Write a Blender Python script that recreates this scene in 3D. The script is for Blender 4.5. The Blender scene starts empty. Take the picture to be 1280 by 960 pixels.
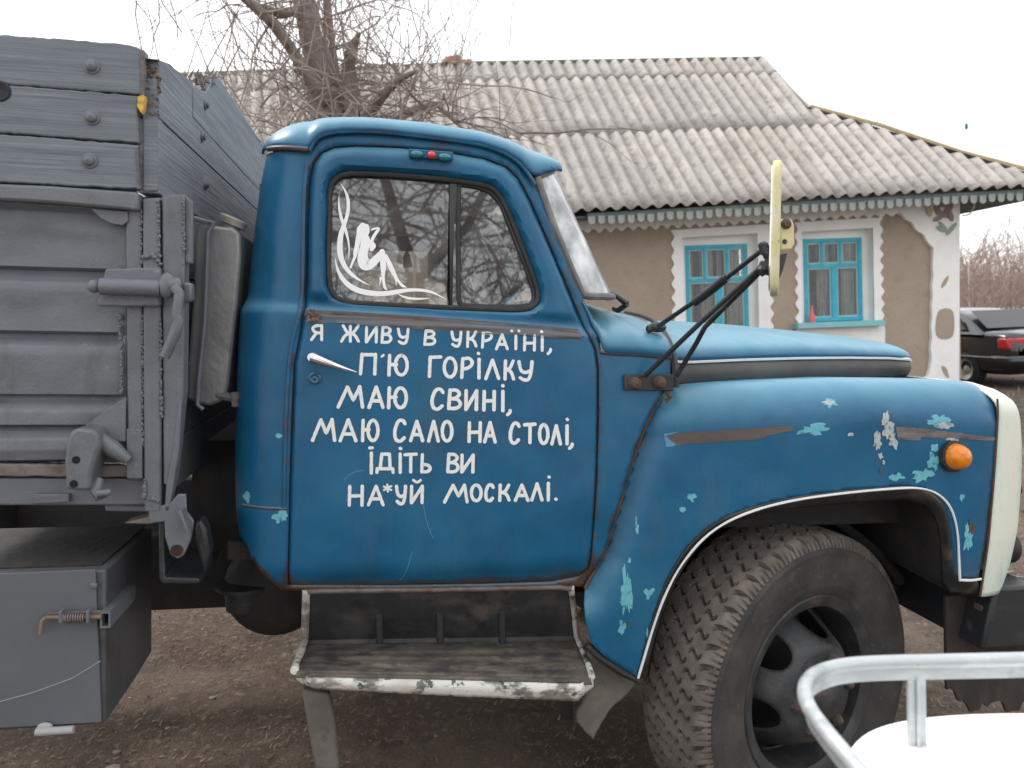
import bpy, math, random
import numpy as np
from mathutils import Vector, Matrix, noise
from mathutils.bvhtree import BVHTree
from mathutils.geometry import delaunay_2d_cdt
random.seed(5); rng = np.random.default_rng(5)
sc = bpy.context.scene
rad = math.radians

# ------------------------------------------------------------------ camera
F, CX, CY = 950.0, 640.0, 436.5            # focal length and principal point on a 1280x960 frame
PITCH, ROLL, CAMZ = rad(2.5), rad(2.2), 1.6
fwd = Vector((0, math.cos(PITCH), -math.sin(PITCH)))
rt0 = Vector((1, 0, 0)); up0 = rt0.cross(fwd)
RT = rt0*math.cos(ROLL) - up0*math.sin(ROLL)
UP = up0*math.cos(ROLL) + rt0*math.sin(ROLL)
CAM = Vector((0, 0, CAMZ))
cd = bpy.data.cameras.new("camera"); cam = bpy.data.objects.new("camera", cd)
sc.collection.objects.link(cam); sc.camera = cam
cam.matrix_world = Matrix((( RT.x, UP.x, -fwd.x, 0), (RT.y, UP.y, -fwd.y, 0), (RT.z, UP.z, -fwd.z, CAMZ), (0, 0, 0, 1)))
cd.sensor_width = 36; cd.lens = F/1280*36; cd.shift_y = (CY-480)/1280
cd.clip_start = .05; cd.clip_end = 800
cd.dof.use_dof = True; cd.dof.focus_distance = 2.15; cd.dof.aperture_fstop = 4.5

# ------------------------------------------------------------------ sky, sun, exposure
SUN_EL, SUN_AZ = rad(50), rad(300)
w = bpy.data.worlds.new("World"); sc.world = w; w.use_nodes = True
nt = w.node_tree; nt.nodes.clear()
sky = nt.nodes.new('ShaderNodeTexSky'); sky.sky_type = 'NISHITA'; sky.sun_disc = False
sky.sun_elevation = SUN_EL; sky.sun_rotation = SUN_AZ; sky.dust_density = 4; sky.air_density = 1.5
hs = nt.nodes.new('ShaderNodeMix'); hs.data_type = 'RGBA'; hs.inputs[0].default_value = .82
hs.inputs[7].default_value = (12.2, 12.35, 12.5, 1)      # the even layer of cloud over the whole sky
bg = nt.nodes.new('ShaderNodeBackground'); bg.inputs[1].default_value = .1
wo = nt.nodes.new('ShaderNodeOutputWorld')
nt.links.new(sky.outputs[0], hs.inputs[6]); nt.links.new(hs.outputs[2], bg.inputs[0]); nt.links.new(bg.outputs[0], wo.inputs[0])
sl = bpy.data.lights.new("sun", 'SUN'); sl.energy = 1.4; sl.angle = rad(14); sl.color = (1, .96, .9)
so = bpy.data.objects.new("sun", sl); sc.collection.objects.link(so)
sdir = Vector((math.sin(SUN_AZ)*math.cos(SUN_EL), math.cos(SUN_AZ)*math.cos(SUN_EL), math.sin(SUN_EL)))
so.rotation_euler = sdir.to_track_quat('Z', 'Y').to_euler(); so.location = (0, 0, 20)
sc.view_settings.view_transform = 'Standard'; sc.view_settings.look = 'None'
sc.view_settings.gamma = 1; sc.view_settings.exposure = .62
sc.render.engine = 'CYCLES'; sc.cycles.max_bounces = 8; sc.cycles.transparent_max_bounces = 16

# ------------------------------------------------------------------ frames of reference
def ray(px, py): return fwd + RT*((px-CX)/F) + UP*((CY-py)/F)
class Frame:
    def __init__(s, o, yaw, dip=0):
        s.X = Vector((math.cos(yaw)*math.cos(dip), math.sin(yaw)*math.cos(dip), -math.sin(dip)))
        s.Y = Vector((-math.sin(yaw), math.cos(yaw), 0)); s.Z = s.X.cross(s.Y); s.O = Vector(o)
        s.M = Matrix(((s.X.x, s.Y.x, s.Z.x, o[0]), (s.X.y, s.Y.y, s.Z.y, o[1]), (s.X.z, s.Y.z, s.Z.z, o[2]), (0, 0, 0, 1)))
        c = CAM-s.O; s.c = Vector((c.dot(s.X), c.dot(s.Y), c.dot(s.Z)))
    def d(s, px, py):
        r = ray(px, py); return Vector((r.dot(s.X), r.dot(s.Y), r.dot(s.Z)))
    def at(s, px, py, v, ax=1):            # the point of the plane (axis ax = v) seen at a pixel, in local metres
        d = s.d(px, py); return s.c + d*((v-s.c[ax])/d[ax])
T = Frame((0, 2.05, 0), rad(10), rad(3.5))     # truck: x to its front, y across it, door skin at y = 0
H = Frame((6.2, 10.5, 0), rad(4))              # house: x along its front wall, wall at y = 0
P = T.at

# ------------------------------------------------------------------ materials
MATS = {}
def M(name, base, rough=.5, metal=0, layers=(), bump=None, coat=0, wear_shade=None, spec=.5, emis=None, bump2=None, top_sheen=None, bump3=None):
    if name in MATS: return MATS[name]
    m = bpy.data.materials.new(name); m.use_nodes = True; n = m.node_tree; N = n.nodes; Lk = n.links
    b = N['Principled BSDF']; b.inputs['Roughness'].default_value = rough; b.inputs['Metallic'].default_value = metal
    b.inputs['Specular IOR Level'].default_value = spec
    b.inputs['Coat Weight'].default_value = coat; b.inputs['Coat Roughness'].default_value = .15
    tc = N.new('ShaderNodeTexCoord')
    col = N.new('ShaderNodeRGB'); col.outputs[0].default_value = (*base, 1); cur = col.outputs[0]; rcur = None
    def nz(scale, detail=5, stretch=(1, 1, 1), off=0, rough_=.6):
        mp = N.new('ShaderNodeMapping'); mp.inputs['Scale'].default_value = stretch; mp.inputs['Location'].default_value = (off, off*.7, off*1.3)
        Lk.new(tc.outputs['Object'], mp.inputs[0])
        t = N.new('ShaderNodeTexNoise'); t.inputs['Scale'].default_value = scale; t.inputs['Detail'].default_value = detail
        t.inputs['Roughness'].default_value = rough_; Lk.new(mp.outputs[0], t.inputs[0]); return t.outputs[0]
    for i, l in enumerate(layers):           # (colour, scale, lo, hi, strength, stretch[, roughness])
        c, s, lo, hi, st = l[:5]; sx = l[5] if len(l) > 5 else (1, 1, 1)
        mr = N.new('ShaderNodeMapRange'); mr.inputs[1].default_value = lo; mr.inputs[2].default_value = hi; mr.inputs[4].default_value = st
        Lk.new(nz(s, 6, sx, i*3.7+len(name)), mr.inputs[0])
        mx = N.new('ShaderNodeMix'); mx.data_type = 'RGBA'; mx.inputs[7].default_value = (*c, 1)
        Lk.new(mr.outputs[0], mx.inputs[0]); Lk.new(cur, mx.inputs[6]); cur = mx.outputs[2]
        if len(l) > 6:
            rx = N.new('ShaderNodeMix'); Lk.new(mr.outputs[0], rx.inputs[0]); rx.inputs[3].default_value = l[6]
            if rcur is None: rx.inputs[2].default_value = rough
            else: Lk.new(rcur, rx.inputs[2])
            rcur = rx.outputs[0]
    if wear_shade:                                 # (colour, noise scale, amount): grime, and painted groove shade on slates, from mesh attribute 'wear'
        for c, s, lo, hi in wear_shade:
            at = N.new('ShaderNodeAttribute'); at.attribute_name = 'wear_shade'
            ad = N.new('ShaderNodeMath'); ad.operation = 'ADD'; Lk.new(at.outputs['Fac'], ad.inputs[0]); Lk.new(nz(s, 8, off=s), ad.inputs[1])
            mr = N.new('ShaderNodeMapRange'); mr.inputs[1].default_value = lo; mr.inputs[2].default_value = hi; mr.inputs[4].default_value = .9
            Lk.new(ad.outputs[0], mr.inputs[0])
            mx = N.new('ShaderNodeMix'); mx.data_type = 'RGBA'; mx.inputs[7].default_value = (*c, 1)
            Lk.new(mr.outputs[0], mx.inputs[0]); Lk.new(cur, mx.inputs[6]); cur = mx.outputs[2]
    if top_sheen:  # upward faces tinted paler: sky reflection painted into the base colour
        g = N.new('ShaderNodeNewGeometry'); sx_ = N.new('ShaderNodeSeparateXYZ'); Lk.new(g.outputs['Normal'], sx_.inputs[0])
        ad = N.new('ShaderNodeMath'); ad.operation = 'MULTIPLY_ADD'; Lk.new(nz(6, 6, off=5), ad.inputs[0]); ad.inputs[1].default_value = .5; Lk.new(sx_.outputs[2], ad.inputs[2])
        mr = N.new('ShaderNodeMapRange'); mr.inputs[1].default_value = .45; mr.inputs[2].default_value = 1.25; mr.inputs[4].default_value = top_sheen[1]
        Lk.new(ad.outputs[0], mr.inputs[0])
        mx = N.new('ShaderNodeMix'); mx.data_type = 'RGBA'; mx.inputs[7].default_value = (*top_sheen[0], 1)
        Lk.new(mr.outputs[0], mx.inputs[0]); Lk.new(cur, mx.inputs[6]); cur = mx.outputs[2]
    Lk.new(cur, b.inputs['Base Color'])
    if rcur is not None: Lk.new(rcur, b.inputs['Roughness'])
    prev = None
    for bp in (bump, bump2, bump3):
        if bp:                               # (scale, distance, stretch)
            bn = N.new('ShaderNodeBump'); bn.inputs['Distance'].default_value = bp[1]; bn.inputs['Strength'].default_value = 1
            Lk.new(nz(bp[0], bp[3] if len(bp) > 3 else 6, bp[2] if len(bp) > 2 else (1, 1, 1), 9), bn.inputs['Height'])
            if prev is not None: Lk.new(prev, bn.inputs['Normal'])
            prev = bn.outputs[0]
    if prev is not None: Lk.new(prev, b.inputs['Normal'])
    if emis: b.inputs['Emission Color'].default_value = (*emis[0], 1); b.inputs['Emission Strength'].default_value = emis[1]
    MATS[name] = m; return m
def glass(name, tint=(.8, .85, .85), film=.06, filmcol=(.5, .52, .5), ior=1.5):
    if name in MATS: return MATS[name]
    m = bpy.data.materials.new(name); m.use_nodes = True; n = m.node_tree; N = n.nodes; N.clear(); Lk = n.links
    o = N.new('ShaderNodeOutputMaterial'); tr = N.new('ShaderNodeBsdfTransparent'); tr.inputs[0].default_value = (*tint, 1)
    gl = N.new('ShaderNodeBsdfGlossy'); gl.inputs['Roughness'].default_value = .02
    df = N.new('ShaderNodeBsdfDiffuse'); df.inputs[0].default_value = (*filmcol, 1)
    tc = N.new('ShaderNodeTexCoord'); t = N.new('ShaderNodeTexNoise'); t.inputs['Scale'].default_value = 14; t.inputs['Detail'].default_value = 8
    Lk.new(tc.outputs['Object'], t.inputs[0])
    mr = N.new('ShaderNodeMapRange'); mr.inputs[1].default_value = .35; mr.inputs[2].default_value = .8; mr.inputs[3].default_value = film*.4; mr.inputs[4].default_value = film*2.4
    Lk.new(t.outputs[0], mr.inputs[0])
    m1 = N.new('ShaderNodeMixShader'); Lk.new(mr.outputs[0], m1.inputs[0]); Lk.new(tr.outputs[0], m1.inputs[1]); Lk.new(df.outputs[0], m1.inputs[2])
    fr = N.new('ShaderNodeFresnel'); fr.inputs[0].default_value = ior
    m2 = N.new('ShaderNodeMixShader'); Lk.new(fr.outputs[0], m2.inputs[0]); Lk.new(m1.outputs[0], m2.inputs[1]); Lk.new(gl.outputs[0], m2.inputs[2])
    Lk.new(m2.outputs[0], o.inputs[0]); MATS[name] = m; return m

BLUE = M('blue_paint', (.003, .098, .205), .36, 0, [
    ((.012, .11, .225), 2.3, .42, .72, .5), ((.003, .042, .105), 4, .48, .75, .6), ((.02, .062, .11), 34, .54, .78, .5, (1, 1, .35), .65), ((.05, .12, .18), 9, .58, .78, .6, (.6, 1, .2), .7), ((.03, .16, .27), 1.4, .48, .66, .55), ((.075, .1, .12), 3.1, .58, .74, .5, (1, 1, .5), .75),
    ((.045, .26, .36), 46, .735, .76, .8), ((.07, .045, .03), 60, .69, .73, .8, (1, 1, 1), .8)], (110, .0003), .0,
    wear_shade=[((.04, .034, .03), 13, .86, 1.15), ((.10, .05, .03), 34, 1.0, 1.15)], bump2=(4.5, .016, (1, 1, 1), 1), bump3=(17, .0016, (1, 1, .5), 2), top_sheen=((.13, .32, .42), .75), spec=.42)
TURQ = M('turquoise_undercoat', (.11, .40, .48), .55, 0, [((.2, .5, .54), 40, .4, .7, .6), ((.02, .14, .25), 70, .56, .68, .8), ((.3, .34, .34), 30, .62, .7, .6)])
PRIMER = M('pale_primer', (.42, .46, .46), .7, 0, [((.15, .2, .24), 80, .5, .62, .9)])
BARE = M('bare_rusted_metal', (.16, .14, .14), .5, .3, [((.10, .05, .035), 22, .45, .65, .8, (1, 1, 2)), ((.3, .29, .3), 30, .5, .75, .7, (.15, 1, 1))], (90, .001))
BELT = M('worn_belt_metal', (.12, .14, .165), .5, .1, [((.12, .075, .055), 13, .46, .64, .85, (.25, 1, 2.5)), ((.25, .27, .29), 26, .55, .75, .6, (.12, 1, 1))], (70, .001))
CREAM = M('cream_paint', (.7, .72, .62), .45, 0, [((.18, .52, .5), 5, .52, .7, .75, (2, 1, .5)), ((.45, .38, .28), 40, .62, .72, .6)])
GREY = M('grey_paint', (.125, .135, .153), .42, 0, [((.14, .148, .165), 3, .4, .7, .7), ((.085, .09, .10), 9, .5, .75, .6), ((.22, .22, .225), 42, .64, .72, .6), ((.15, .095, .07), 36, .69, .735, .85), ((.055, .055, .056), 5, .56, .7, .6, (1.5, 1, .4))], (120, .0012), .05, bump2=(6, .008, (1, 1, 1), 2))
GREYW = M('grey_painted_wood', (.16, .18, .205), .72, 0, [((.10, .11, .125), 7, .45, .7, .8, (.35, 1, 6)), ((.25, .27, .285), 11, .5, .75, .7, (.2, 1, 9)), ((.05, .05, .055), 16, .68, .74, .7, (.12, 1, 8))], (22, .0022, (.12, .3, 7)), bump2=(5, .006, (.6, 1, 1.6)))
GREYX = M('grey_painted_wood_across', (.20, .217, .245), .72, 0, [((.11, .12, .135), 7, .45, .7, .8, (1, .35, 6)), ((.28, .3, .32), 11, .5, .75, .7, (1, .2, 9)), ((.05, .05, .055), 16, .66, .72, .8, (1, .12, 8))], (22, .003, (.3, .12, 7)), bump2=(5, .006, (1, .6, 1.6)))
RAWWOOD = M('raw_splintered_wood', (.24, .155, .11), .85, 0, [((.12, .06, .035), 40, .45, .6, .8, (.3, 1, 1)), ((.36, .28, .2), 60, .55, .7, .8), ((.12, .12, .13), 22, .4, .55, .95)], (60, .004))
FOAM = M('yellow_foam', (.65, .42, .08), .9, 0, [((.3, .2, .1), 60, .5, .65, .7)], (80, .004))
BLACK = M('black_paint', (.022, .024, .027), .42, 0, [((.09, .085, .08), 18, .55, .75, .6, (.4, 1, 1), .8), ((.1, .06, .04), 45, .68, .74, .8)], (70, .001))
DARK = M('dark_chassis_metal', (.018, .017, .017), .75, 0, [((.05, .035, .028), 12, .5, .7, .7)], (40, .003))
RUBBER = M('black_rubber', (.02, .02, .021), .6, 0, [((.05, .047, .044), 20, .5, .75, .7)], (60, .001))
TYRE = M('dusty_tyre_rubber', (.034, .032, .031), .85, 0, [((.08, .07, .063), 5, .45, .68, .8), ((.13, .115, .1), 60, .6, .72, .5), ((.11, .095, .083), 16, .6, .7, .5)], (110, .0012))
TREAD = M('dusty_tread_rubber', (.115, .096, .083), .9, 0, [((.19, .16, .138), 16, .45, .65, .8), ((.045, .04, .038), 30, .6, .72, .6)], (140, .0015))
RIM = M('rusty_black_wheel', (.03, .032, .034), .55, .1, [((.075, .07, .068), 12, .45, .7, .8), ((.14, .055, .035), 24, .6, .7, .75)], (80, .0015))
RUST = M('rust', (.11, .066, .05), .85, 0, [((.05, .035, .03), 50, .5, .7, .8)], (120, .002))
WHITEP = M('white_lettering_paint', (.78, .78, .76), .55, 0, [((.55, .62, .67), 45, .52, .75, .6), ((.3, .36, .4), 130, .68, .74, .7)], (90, .0008))
STICK = M('white_vinyl', (.85, .85, .85), .35)
CHROME = M('worn_chrome', (.72, .72, .74), .18, 1, [((.35, .33, .32), 60, .55, .75, .5)])
STEPT = M('worn_step_tread', (.06, .054, .05), .75, 0, [((.17, .138, .112), 9, .38, .6, .9, (1, 1, 1)), ((.27, .215, .17), 22, .52, .7, .8, (.7, 1, 1)), ((.025, .024, .024), 11, .56, .66, .85, (.6, 1, 1)), ((.6, .58, .52), 30, .7, .74, .8, (.4, 1, 1))], (60, .004))
STEPB = M('scuffed_black_panel', (.034, .035, .037), .6, 0, [((.10, .098, .094), 9, .45, .7, .85, (1, 1, .4)), ((.17, .13, .105), 6, .54, .7, .8, (1, 1, 1)), ((.015, .015, .016), 20, .58, .7, .8)], (60, .002))
STEPW = M('flaking_white_paint', (.66, .65, .6), .6, 0, [((.1, .085, .07), 14, .5, .56, .9, (.5, 1, 1)), ((.03, .03, .032), 30, .58, .62, .9), ((.45, .4, .33), 8, .45, .6, .6)], (60, .002))
MUDR = M('dusty_rubber_flap', (.13, .115, .1), .9, 0, [((.2, .18, .155), 12, .45, .7, .8), ((.05, .045, .04), 20, .6, .75, .7)], (50, .003))
AMBER = M('amber_lens', (.75, .22, .01), .2, 0, [((.45, .1, .005), 60, .5, .65, .5)], (120, .0008), .3)
REDL = M('red_lens', (.65, .03, .02), .2, coat=.5)
TEALL = M('teal_lens', (.01, .16, .2), .2, coat=.5)
YELW = M('cream_mirror_paint', (.62, .56, .3), .55, 0, [((.7, .66, .48), 12, .45, .65, .8), ((.2, .13, .07), 38, .64, .7, .8)], (60, .002))
SEAT = M('seat_cloth', (.16, .14, .12), .9, 0, [((.24, .21, .18), 6, .4, .7, .8)], (80, .003))
INBLUE = M('turquoise_inner_paint', (.03, .3, .42), .4, 0, [((.1, .1, .1), 20, .6, .7, .6)])
SEAL = M('grey_window_seal', (.13, .13, .13), .6, 0, [((.28, .27, .25), 16, .5, .7, .7)], (80, .001))
GALV = M('galvanised_steel', (.47, .5, .51), .42, .5, [((.68, .7, .7), 22, .45, .62, .8, (.3, 1, 1)), ((.26, .28, .29), 14, .52, .68, .7), ((.3, .22, .18), 70, .68, .72, .8)], (90, .0008))
WHITEG = M('white_gloss_enamel', (.86, .87, .87), .3, 0, [((.8, .81, .8), 3, .4, .7, .5)], None, .2)
WGLASS = glass('cab_window_glass', (.88, .9, .9), .07, (.6, .62, .62), 2.5)
SGLASS = glass('windscreen_glass', (.8, .85, .85), .42, (.85, .86, .87), 2.2)  # dense pale diffuse film whitens the windscreen

# ------------------------------------------------------------------ objects
def props(o, label=None, cat=None, group=None, kind=None):
    if label: o['label'] = label
    if cat: o['category'] = cat
    if group: o['group'] = group
    if kind: o['kind'] = kind
    return o
def empty(name, fr=None, parent=None, loc=None, **k):
    o = bpy.data.objects.new(name, None); sc.collection.objects.link(o)
    if fr: o.matrix_world = fr.M
    if loc is not None: o.location = loc
    if parent: o.parent = parent
    o.empty_display_size = .1
    return props(o, **k)
class MB:
    def __init__(s): s.v = []; s.f = []; s.w = None
    def add(s, vs, fs):
        k = len(s.v); s.v += [tuple(v) for v in vs]; s.f += [tuple(i+k for i in f) for f in fs]; return s
    def box(s, a, b):
        (x0, y0, z0), (x1, y1, z1) = a, b
        return s.add([(x0, y0, z0), (x1, y0, z0), (x1, y1, z0), (x0, y1, z0), (x0, y0, z1), (x1, y0, z1), (x1, y1, z1), (x0, y1, z1)],
                     [(0, 3, 2, 1), (4, 5, 6, 7), (0, 1, 5, 4), (1, 2, 6, 5), (2, 3, 7, 6), (3, 0, 4, 7)])
    def prism(s, poly, ext):
        n = len(poly); e = Vector(ext); poly = [Vector(p) for p in poly]
        return s.add(poly+[p+e for p in poly], [tuple(range(n)), tuple(range(2*n-1, n-1, -1))]+[(i, i+n, (i+1) % n+n, (i+1) % n) for i in range(n)])
    def tube(s, pts, r, n=8, caps=True, closed=False):
        pts = [Vector(p) for p in pts]; m = len(pts); rs = r if hasattr(r, '__len__') else [r]*m
        vs = []; prev = None
        for i, p in enumerate(pts):
            a = pts[(i-1) % m] if (i or closed) else p; b = pts[(i+1) % m] if (i < m-1 or closed) else p
            t = (b-a).normalized() if (b-a).length > 1e-9 else Vector((0, 0, 1))
            if prev is None: u = t.orthogonal().normalized()
            else:
                u = prev-t*prev.dot(t); u = u.normalized() if u.length > 1e-6 else t.orthogonal().normalized()
            prev = u; v = t.cross(u)
            for k in range(n):
                q = 2*math.pi*k/n; vs.append(p+(u*math.cos(q)+v*math.sin(q))*rs[i])
        fs = []
        for i in range(m if closed else m-1):
            j = (i+1) % m
            for k in range(n): fs.append((i*n+k, i*n+(k+1) % n, j*n+(k+1) % n, j*n+k))
        if caps and not closed: fs += [tuple(range(n-1, -1, -1)), tuple(range((m-1)*n, m*n))]
        return s.add(vs, fs)
    def cyl(s, a, b, r0, r1=None, n=20): return s.tube([a, b], [r0, r0 if r1 is None else r1], n)
    def lathe(s, o, ax, prof, n=40, up=None):       # prof: (distance along axis, radius)
        o = Vector(o); ax = Vector(ax).normalized(); u = ax.orthogonal().normalized(); v = ax.cross(u); vs = []; fs = []
        for d, r in prof:
            for k in range(n):
                q = 2*math.pi*k/n; vs.append(o+ax*d+(u*math.cos(q)+v*math.sin(q))*r)
        for i in range(len(prof)-1):
            for k in range(n): fs.append((i*n+k, i*n+(k+1) % n, (i+1)*n+(k+1) % n, (i+1)*n+k))
        return s.add(vs, fs)
    def ball(s, c, r, n=10, sq=(1, 1, 1)):
        prof = [(-math.cos(math.pi*i/n)*r, max(1e-4, math.sin(math.pi*i/n)*r)) for i in range(n+1)]
        k = len(s.v); s.lathe((0, 0, 0), (0, 0, 1), prof, n*2)
        for i in range(k, len(s.v)): s.v[i] = tuple(c[j]+s.v[i][j]*sq[j] for j in range(3))
        return s
    def grid(s, nu, nv, f):
        return s.add([f(i/(nu-1), j/(nv-1)) for i in range(nu) for j in range(nv)],
                     [(i*nv+j, (i+1)*nv+j, (i+1)*nv+j+1, i*nv+j+1) for i in range(nu-1) for j in range(nv-1)])
    def build(s, name, mat, parent=None, smooth=40, bevel=0, solid=0, **k):
        me = bpy.data.meshes.new(name); me.from_pydata(s.v, [], s.f); me.materials.append(mat)
        if smooth:
            me.polygons.foreach_set('use_smooth', [True]*len(me.polygons)); me.set_sharp_from_angle(angle=rad(smooth))
        if s.w is not None:
            a = me.attributes.new('wear_shade', 'FLOAT', 'POINT'); a.data.foreach_set('value', s.w)
        me.update()
        o = bpy.data.objects.new(name, me); sc.collection.objects.link(o)
        if parent: o.parent = parent
        if solid:
            md = o.modifiers.new('thickness', 'SOLIDIFY'); md.thickness = abs(solid); md.offset = 1 if solid > 0 else -1
        if bevel:
            md = o.modifiers.new('edges', 'BEVEL'); md.width = bevel; md.segments = 2; md.limit_method = 'ANGLE'; md.angle_limit = rad(35); md.harden_normals = False
        return props(o, **k)
def copy_tree(o, parent=None):
    c = o.copy(); sc.collection.objects.link(c); c.parent = parent
    for ch in list(o.children): copy_tree(ch, c)
    return c
def fixn(mb):                                       # consistent normals facing outwards
    import bmesh
    bm = bmesh.new(); me = bpy.data.meshes.new('t'); me.from_pydata(mb.v, [], mb.f); bm.from_mesh(me)
    bmesh.ops.recalc_face_normals(bm, faces=bm.faces); bm.verts.ensure_lookup_table()
    mb.v = [tuple(v.co) for v in bm.verts]; mb.f = [tuple(v.index for v in f.verts) for f in bm.faces]
    bm.free(); bpy.data.meshes.remove(me); return mb

# ------------------------------------------------------------------ 2-D helpers
def chaikin(p, it=2, closed=True):
    p = [Vector(q[:2]) for q in p]
    for _ in range(it):
        q = []; n = len(p)
        if not closed: q.append(p[0])
        for i in range(n if closed else n-1):
            a, b = p[i], p[(i+1) % n]; q += [a*.75+b*.25, a*.25+b*.75]
        if not closed: q.append(p[-1])
        p = q
    return p
def resample(p, step, closed=True):
    p = [Vector(q) for q in p]; out = []
    n = len(p)
    for i in range(n if closed else n-1):
        a, b = p[i], p[(i+1) % n]; L = (b-a).length; k = max(1, int(round(L/step)))
        out += [a.lerp(b, j/k) for j in range(k)]
    if not closed: out.append(p[-1])
    res = [out[0]]
    for q in out[1:]:
        if (q-res[-1]).length > step*.35: res.append(q)
    return res
def segdist(pts, poly, closed=True):
    pts = np.asarray(pts, float); A = np.array([tuple(q) for q in poly], float); B = np.roll(A, -1, 0)
    if not closed: A, B = A[:-1], B[:-1]
    best = np.full(len(pts), 1e9)
    for a, b in zip(A, B):
        ab = b-a; t = np.clip(((pts-a)@ab)/max(ab@ab, 1e-12), 0, 1); d = np.hypot(*(pts-a-t[:, None]*ab).T); best = np.minimum(best, d)
    return best
def inside(pts, poly):
    pts = np.asarray(pts, float); A = np.array([tuple(q) for q in poly], float); c = np.zeros(len(pts), bool); j = len(A)-1
    for i in range(len(A)):
        cond = ((A[i, 1] > pts[:, 1]) != (A[j, 1] > pts[:, 1]))
        xx = (A[j, 0]-A[i, 0])*(pts[:, 1]-A[i, 1])/(A[j, 1]-A[i, 1]+1e-15)+A[i, 0]
        c ^= cond & (pts[:, 0] < xx); j = i
    return c
def tri2d(outline, holes, step):
    loops = [resample(outline, step)]+[resample(h, step) for h in holes]
    vs = []; es = []
    for lp in loops:
        k = len(vs); vs += lp; es += [(k+i, k+(i+1) % len(lp)) for i in range(len(lp))]
    A = np.array([tuple(q) for q in loops[0]]); lo, hi = A.min(0), A.max(0)
    g = [(x+(.5*step if j % 2 else 0), y) for j, y in enumerate(np.arange(lo[1], hi[1], step*.87)) for x in np.arange(lo[0], hi[0], step)]
    g = np.array(g); ok = inside(g, loops[0])
    for h in loops[1:]: ok &= ~inside(g, h)
    g = g[ok]
    for lp in loops: g = g[segdist(g, lp) > step*.45]
    vs += [Vector(q) for q in g]
    V, E_, Fc, *_ = delaunay_2d_cdt(vs, es, [], 0, 1e-7)
    cen = np.array([[sum(V[i][0] for i in f)/3, sum(V[i][1] for i in f)/3] for f in Fc])
    ok = inside(cen, loops[0])
    for h in loops[1:]: ok &= ~inside(cen, h)
    return np.array([tuple(v) for v in V]), [tuple(f) for f, o in zip(Fc, ok) if o], loops
def interp(pts): xs = [p[0] for p in pts]; ys = [p[1] for p in pts]; return lambda x: float(np.interp(x, xs, ys))
def smooth01(t): t = np.clip(t, 0, 1); return t*t*(3-2*t)
def bvh(o): me = o.data; return BVHTree.FromPolygons([v.co.copy() for v in me.vertices], [tuple(p.vertices) for p in me.polygons])
class Skin:                                          # several surfaces that flat paint can be laid on
    def __init__(s, *obs): s.b = [bvh(o) for o in obs]
    def hit(s, px, py, off):
        d = T.d(px, py).normalized(); best = None
        for b in s.b:
            h = b.ray_cast(T.c, d)
            if h[0] is not None and (best is None or h[3] < best[3]): best = h
        if best is None: return None
        n = best[1]; n = n if n.dot(d) < 0 else -n
        return best[0]+n*off
_k = [0]
def ribbon(mb, skin, pts, w, off=.0008, jit=.12, round_=True):  # a brush stroke: pts (px,py[,width])
    if len(pts) > 2 and round_: 
        q = [Vector((p[0], p[1], p[2] if len(p) > 2 else w)) for p in pts]
        for _ in range(2):
            n = [q[0]]
            for a, b in zip(q[:-1], q[1:]): n += [a*.75+b*.25, a*.25+b*.75]
            n.append(q[-1]); q = n
    else: q = [Vector((p[0], p[1], p[2] if len(p) > 2 else w)) for p in pts]
    q = resample(q, 1.6, False)
    _k[0] += 1; off = off+(_k[0] % 7)*.00012; vs = []
    # round ends
    def cap(c, dirv, ww):
        out = []
        for k in range(1, 4):
            a = math.pi/2*(1-k/4); out.append((c+dirv*math.cos(a)*ww*.5, ww*math.sin(a)))
        return out
    st = []
    for i, p in enumerate(q):
        a = q[max(0, i-1)]; b = q[min(len(q)-1, i+1)]; t = Vector((b.x-a.x, b.y-a.y)); t = t.normalized() if t.length > 1e-6 else Vector((1, 0))
        st.append((Vector((p.x, p.y)), t, p.z*(1+jit*(noise.noise((p.x*.35, p.y*.35, _k[0]))))))
    c0, t0, w0 = st[0]; c1, t1, w1 = st[-1]
    seq = [(c0-t0*w0*.45, t0, w0*.35), (c0-t0*w0*.3, t0, w0*.8)]+st+[(c1+t1*w1*.3, t1, w1*.8), (c1+t1*w1*.45, t1, w1*.35)]
    for c, t, ww in seq:
        n = Vector((-t.y, t.x))
        for sgn in (1, -1):
            h = skin.hit(c.x+n.x*ww*.5*sgn, c.y+n.y*ww*.5*sgn, off)
            if h is None: return
            vs.append(h)
    mb.add(vs, [(2*i, 2*i+1, 2*i+3, 2*i+2) for i in range(len(seq)-1)])
def blob(mb, skin, poly, off=.0007, step=3, it=2, rag=0):
    pl = chaikin(poly, it) if it else [Vector(p) for p in poly]
    if rag:
        pl = resample(pl, 2.0)
        pl = [Vector((p.x+rag*noise.noise((p.x*.3, p.y*.3, 1.3)), p.y+rag*noise.noise((p.x*.3, p.y*.3, 7.1)))) for p in pl]
    V, Fc, _ = tri2d(pl, [], step); _k[0] += 1; off += (_k[0] % 5)*.0001
    hs = [skin.hit(x, y, off) for x, y in V]
    if any(h is None for h in hs):
        ok = {i for i, h in enumerate(hs) if h is not None}; Fc = [f for f in Fc if all(i in ok for i in f)]; hs = [h if h is not None else Vector((0, 1, 1)) for h in hs]
    mb.add(hs, Fc)

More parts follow.
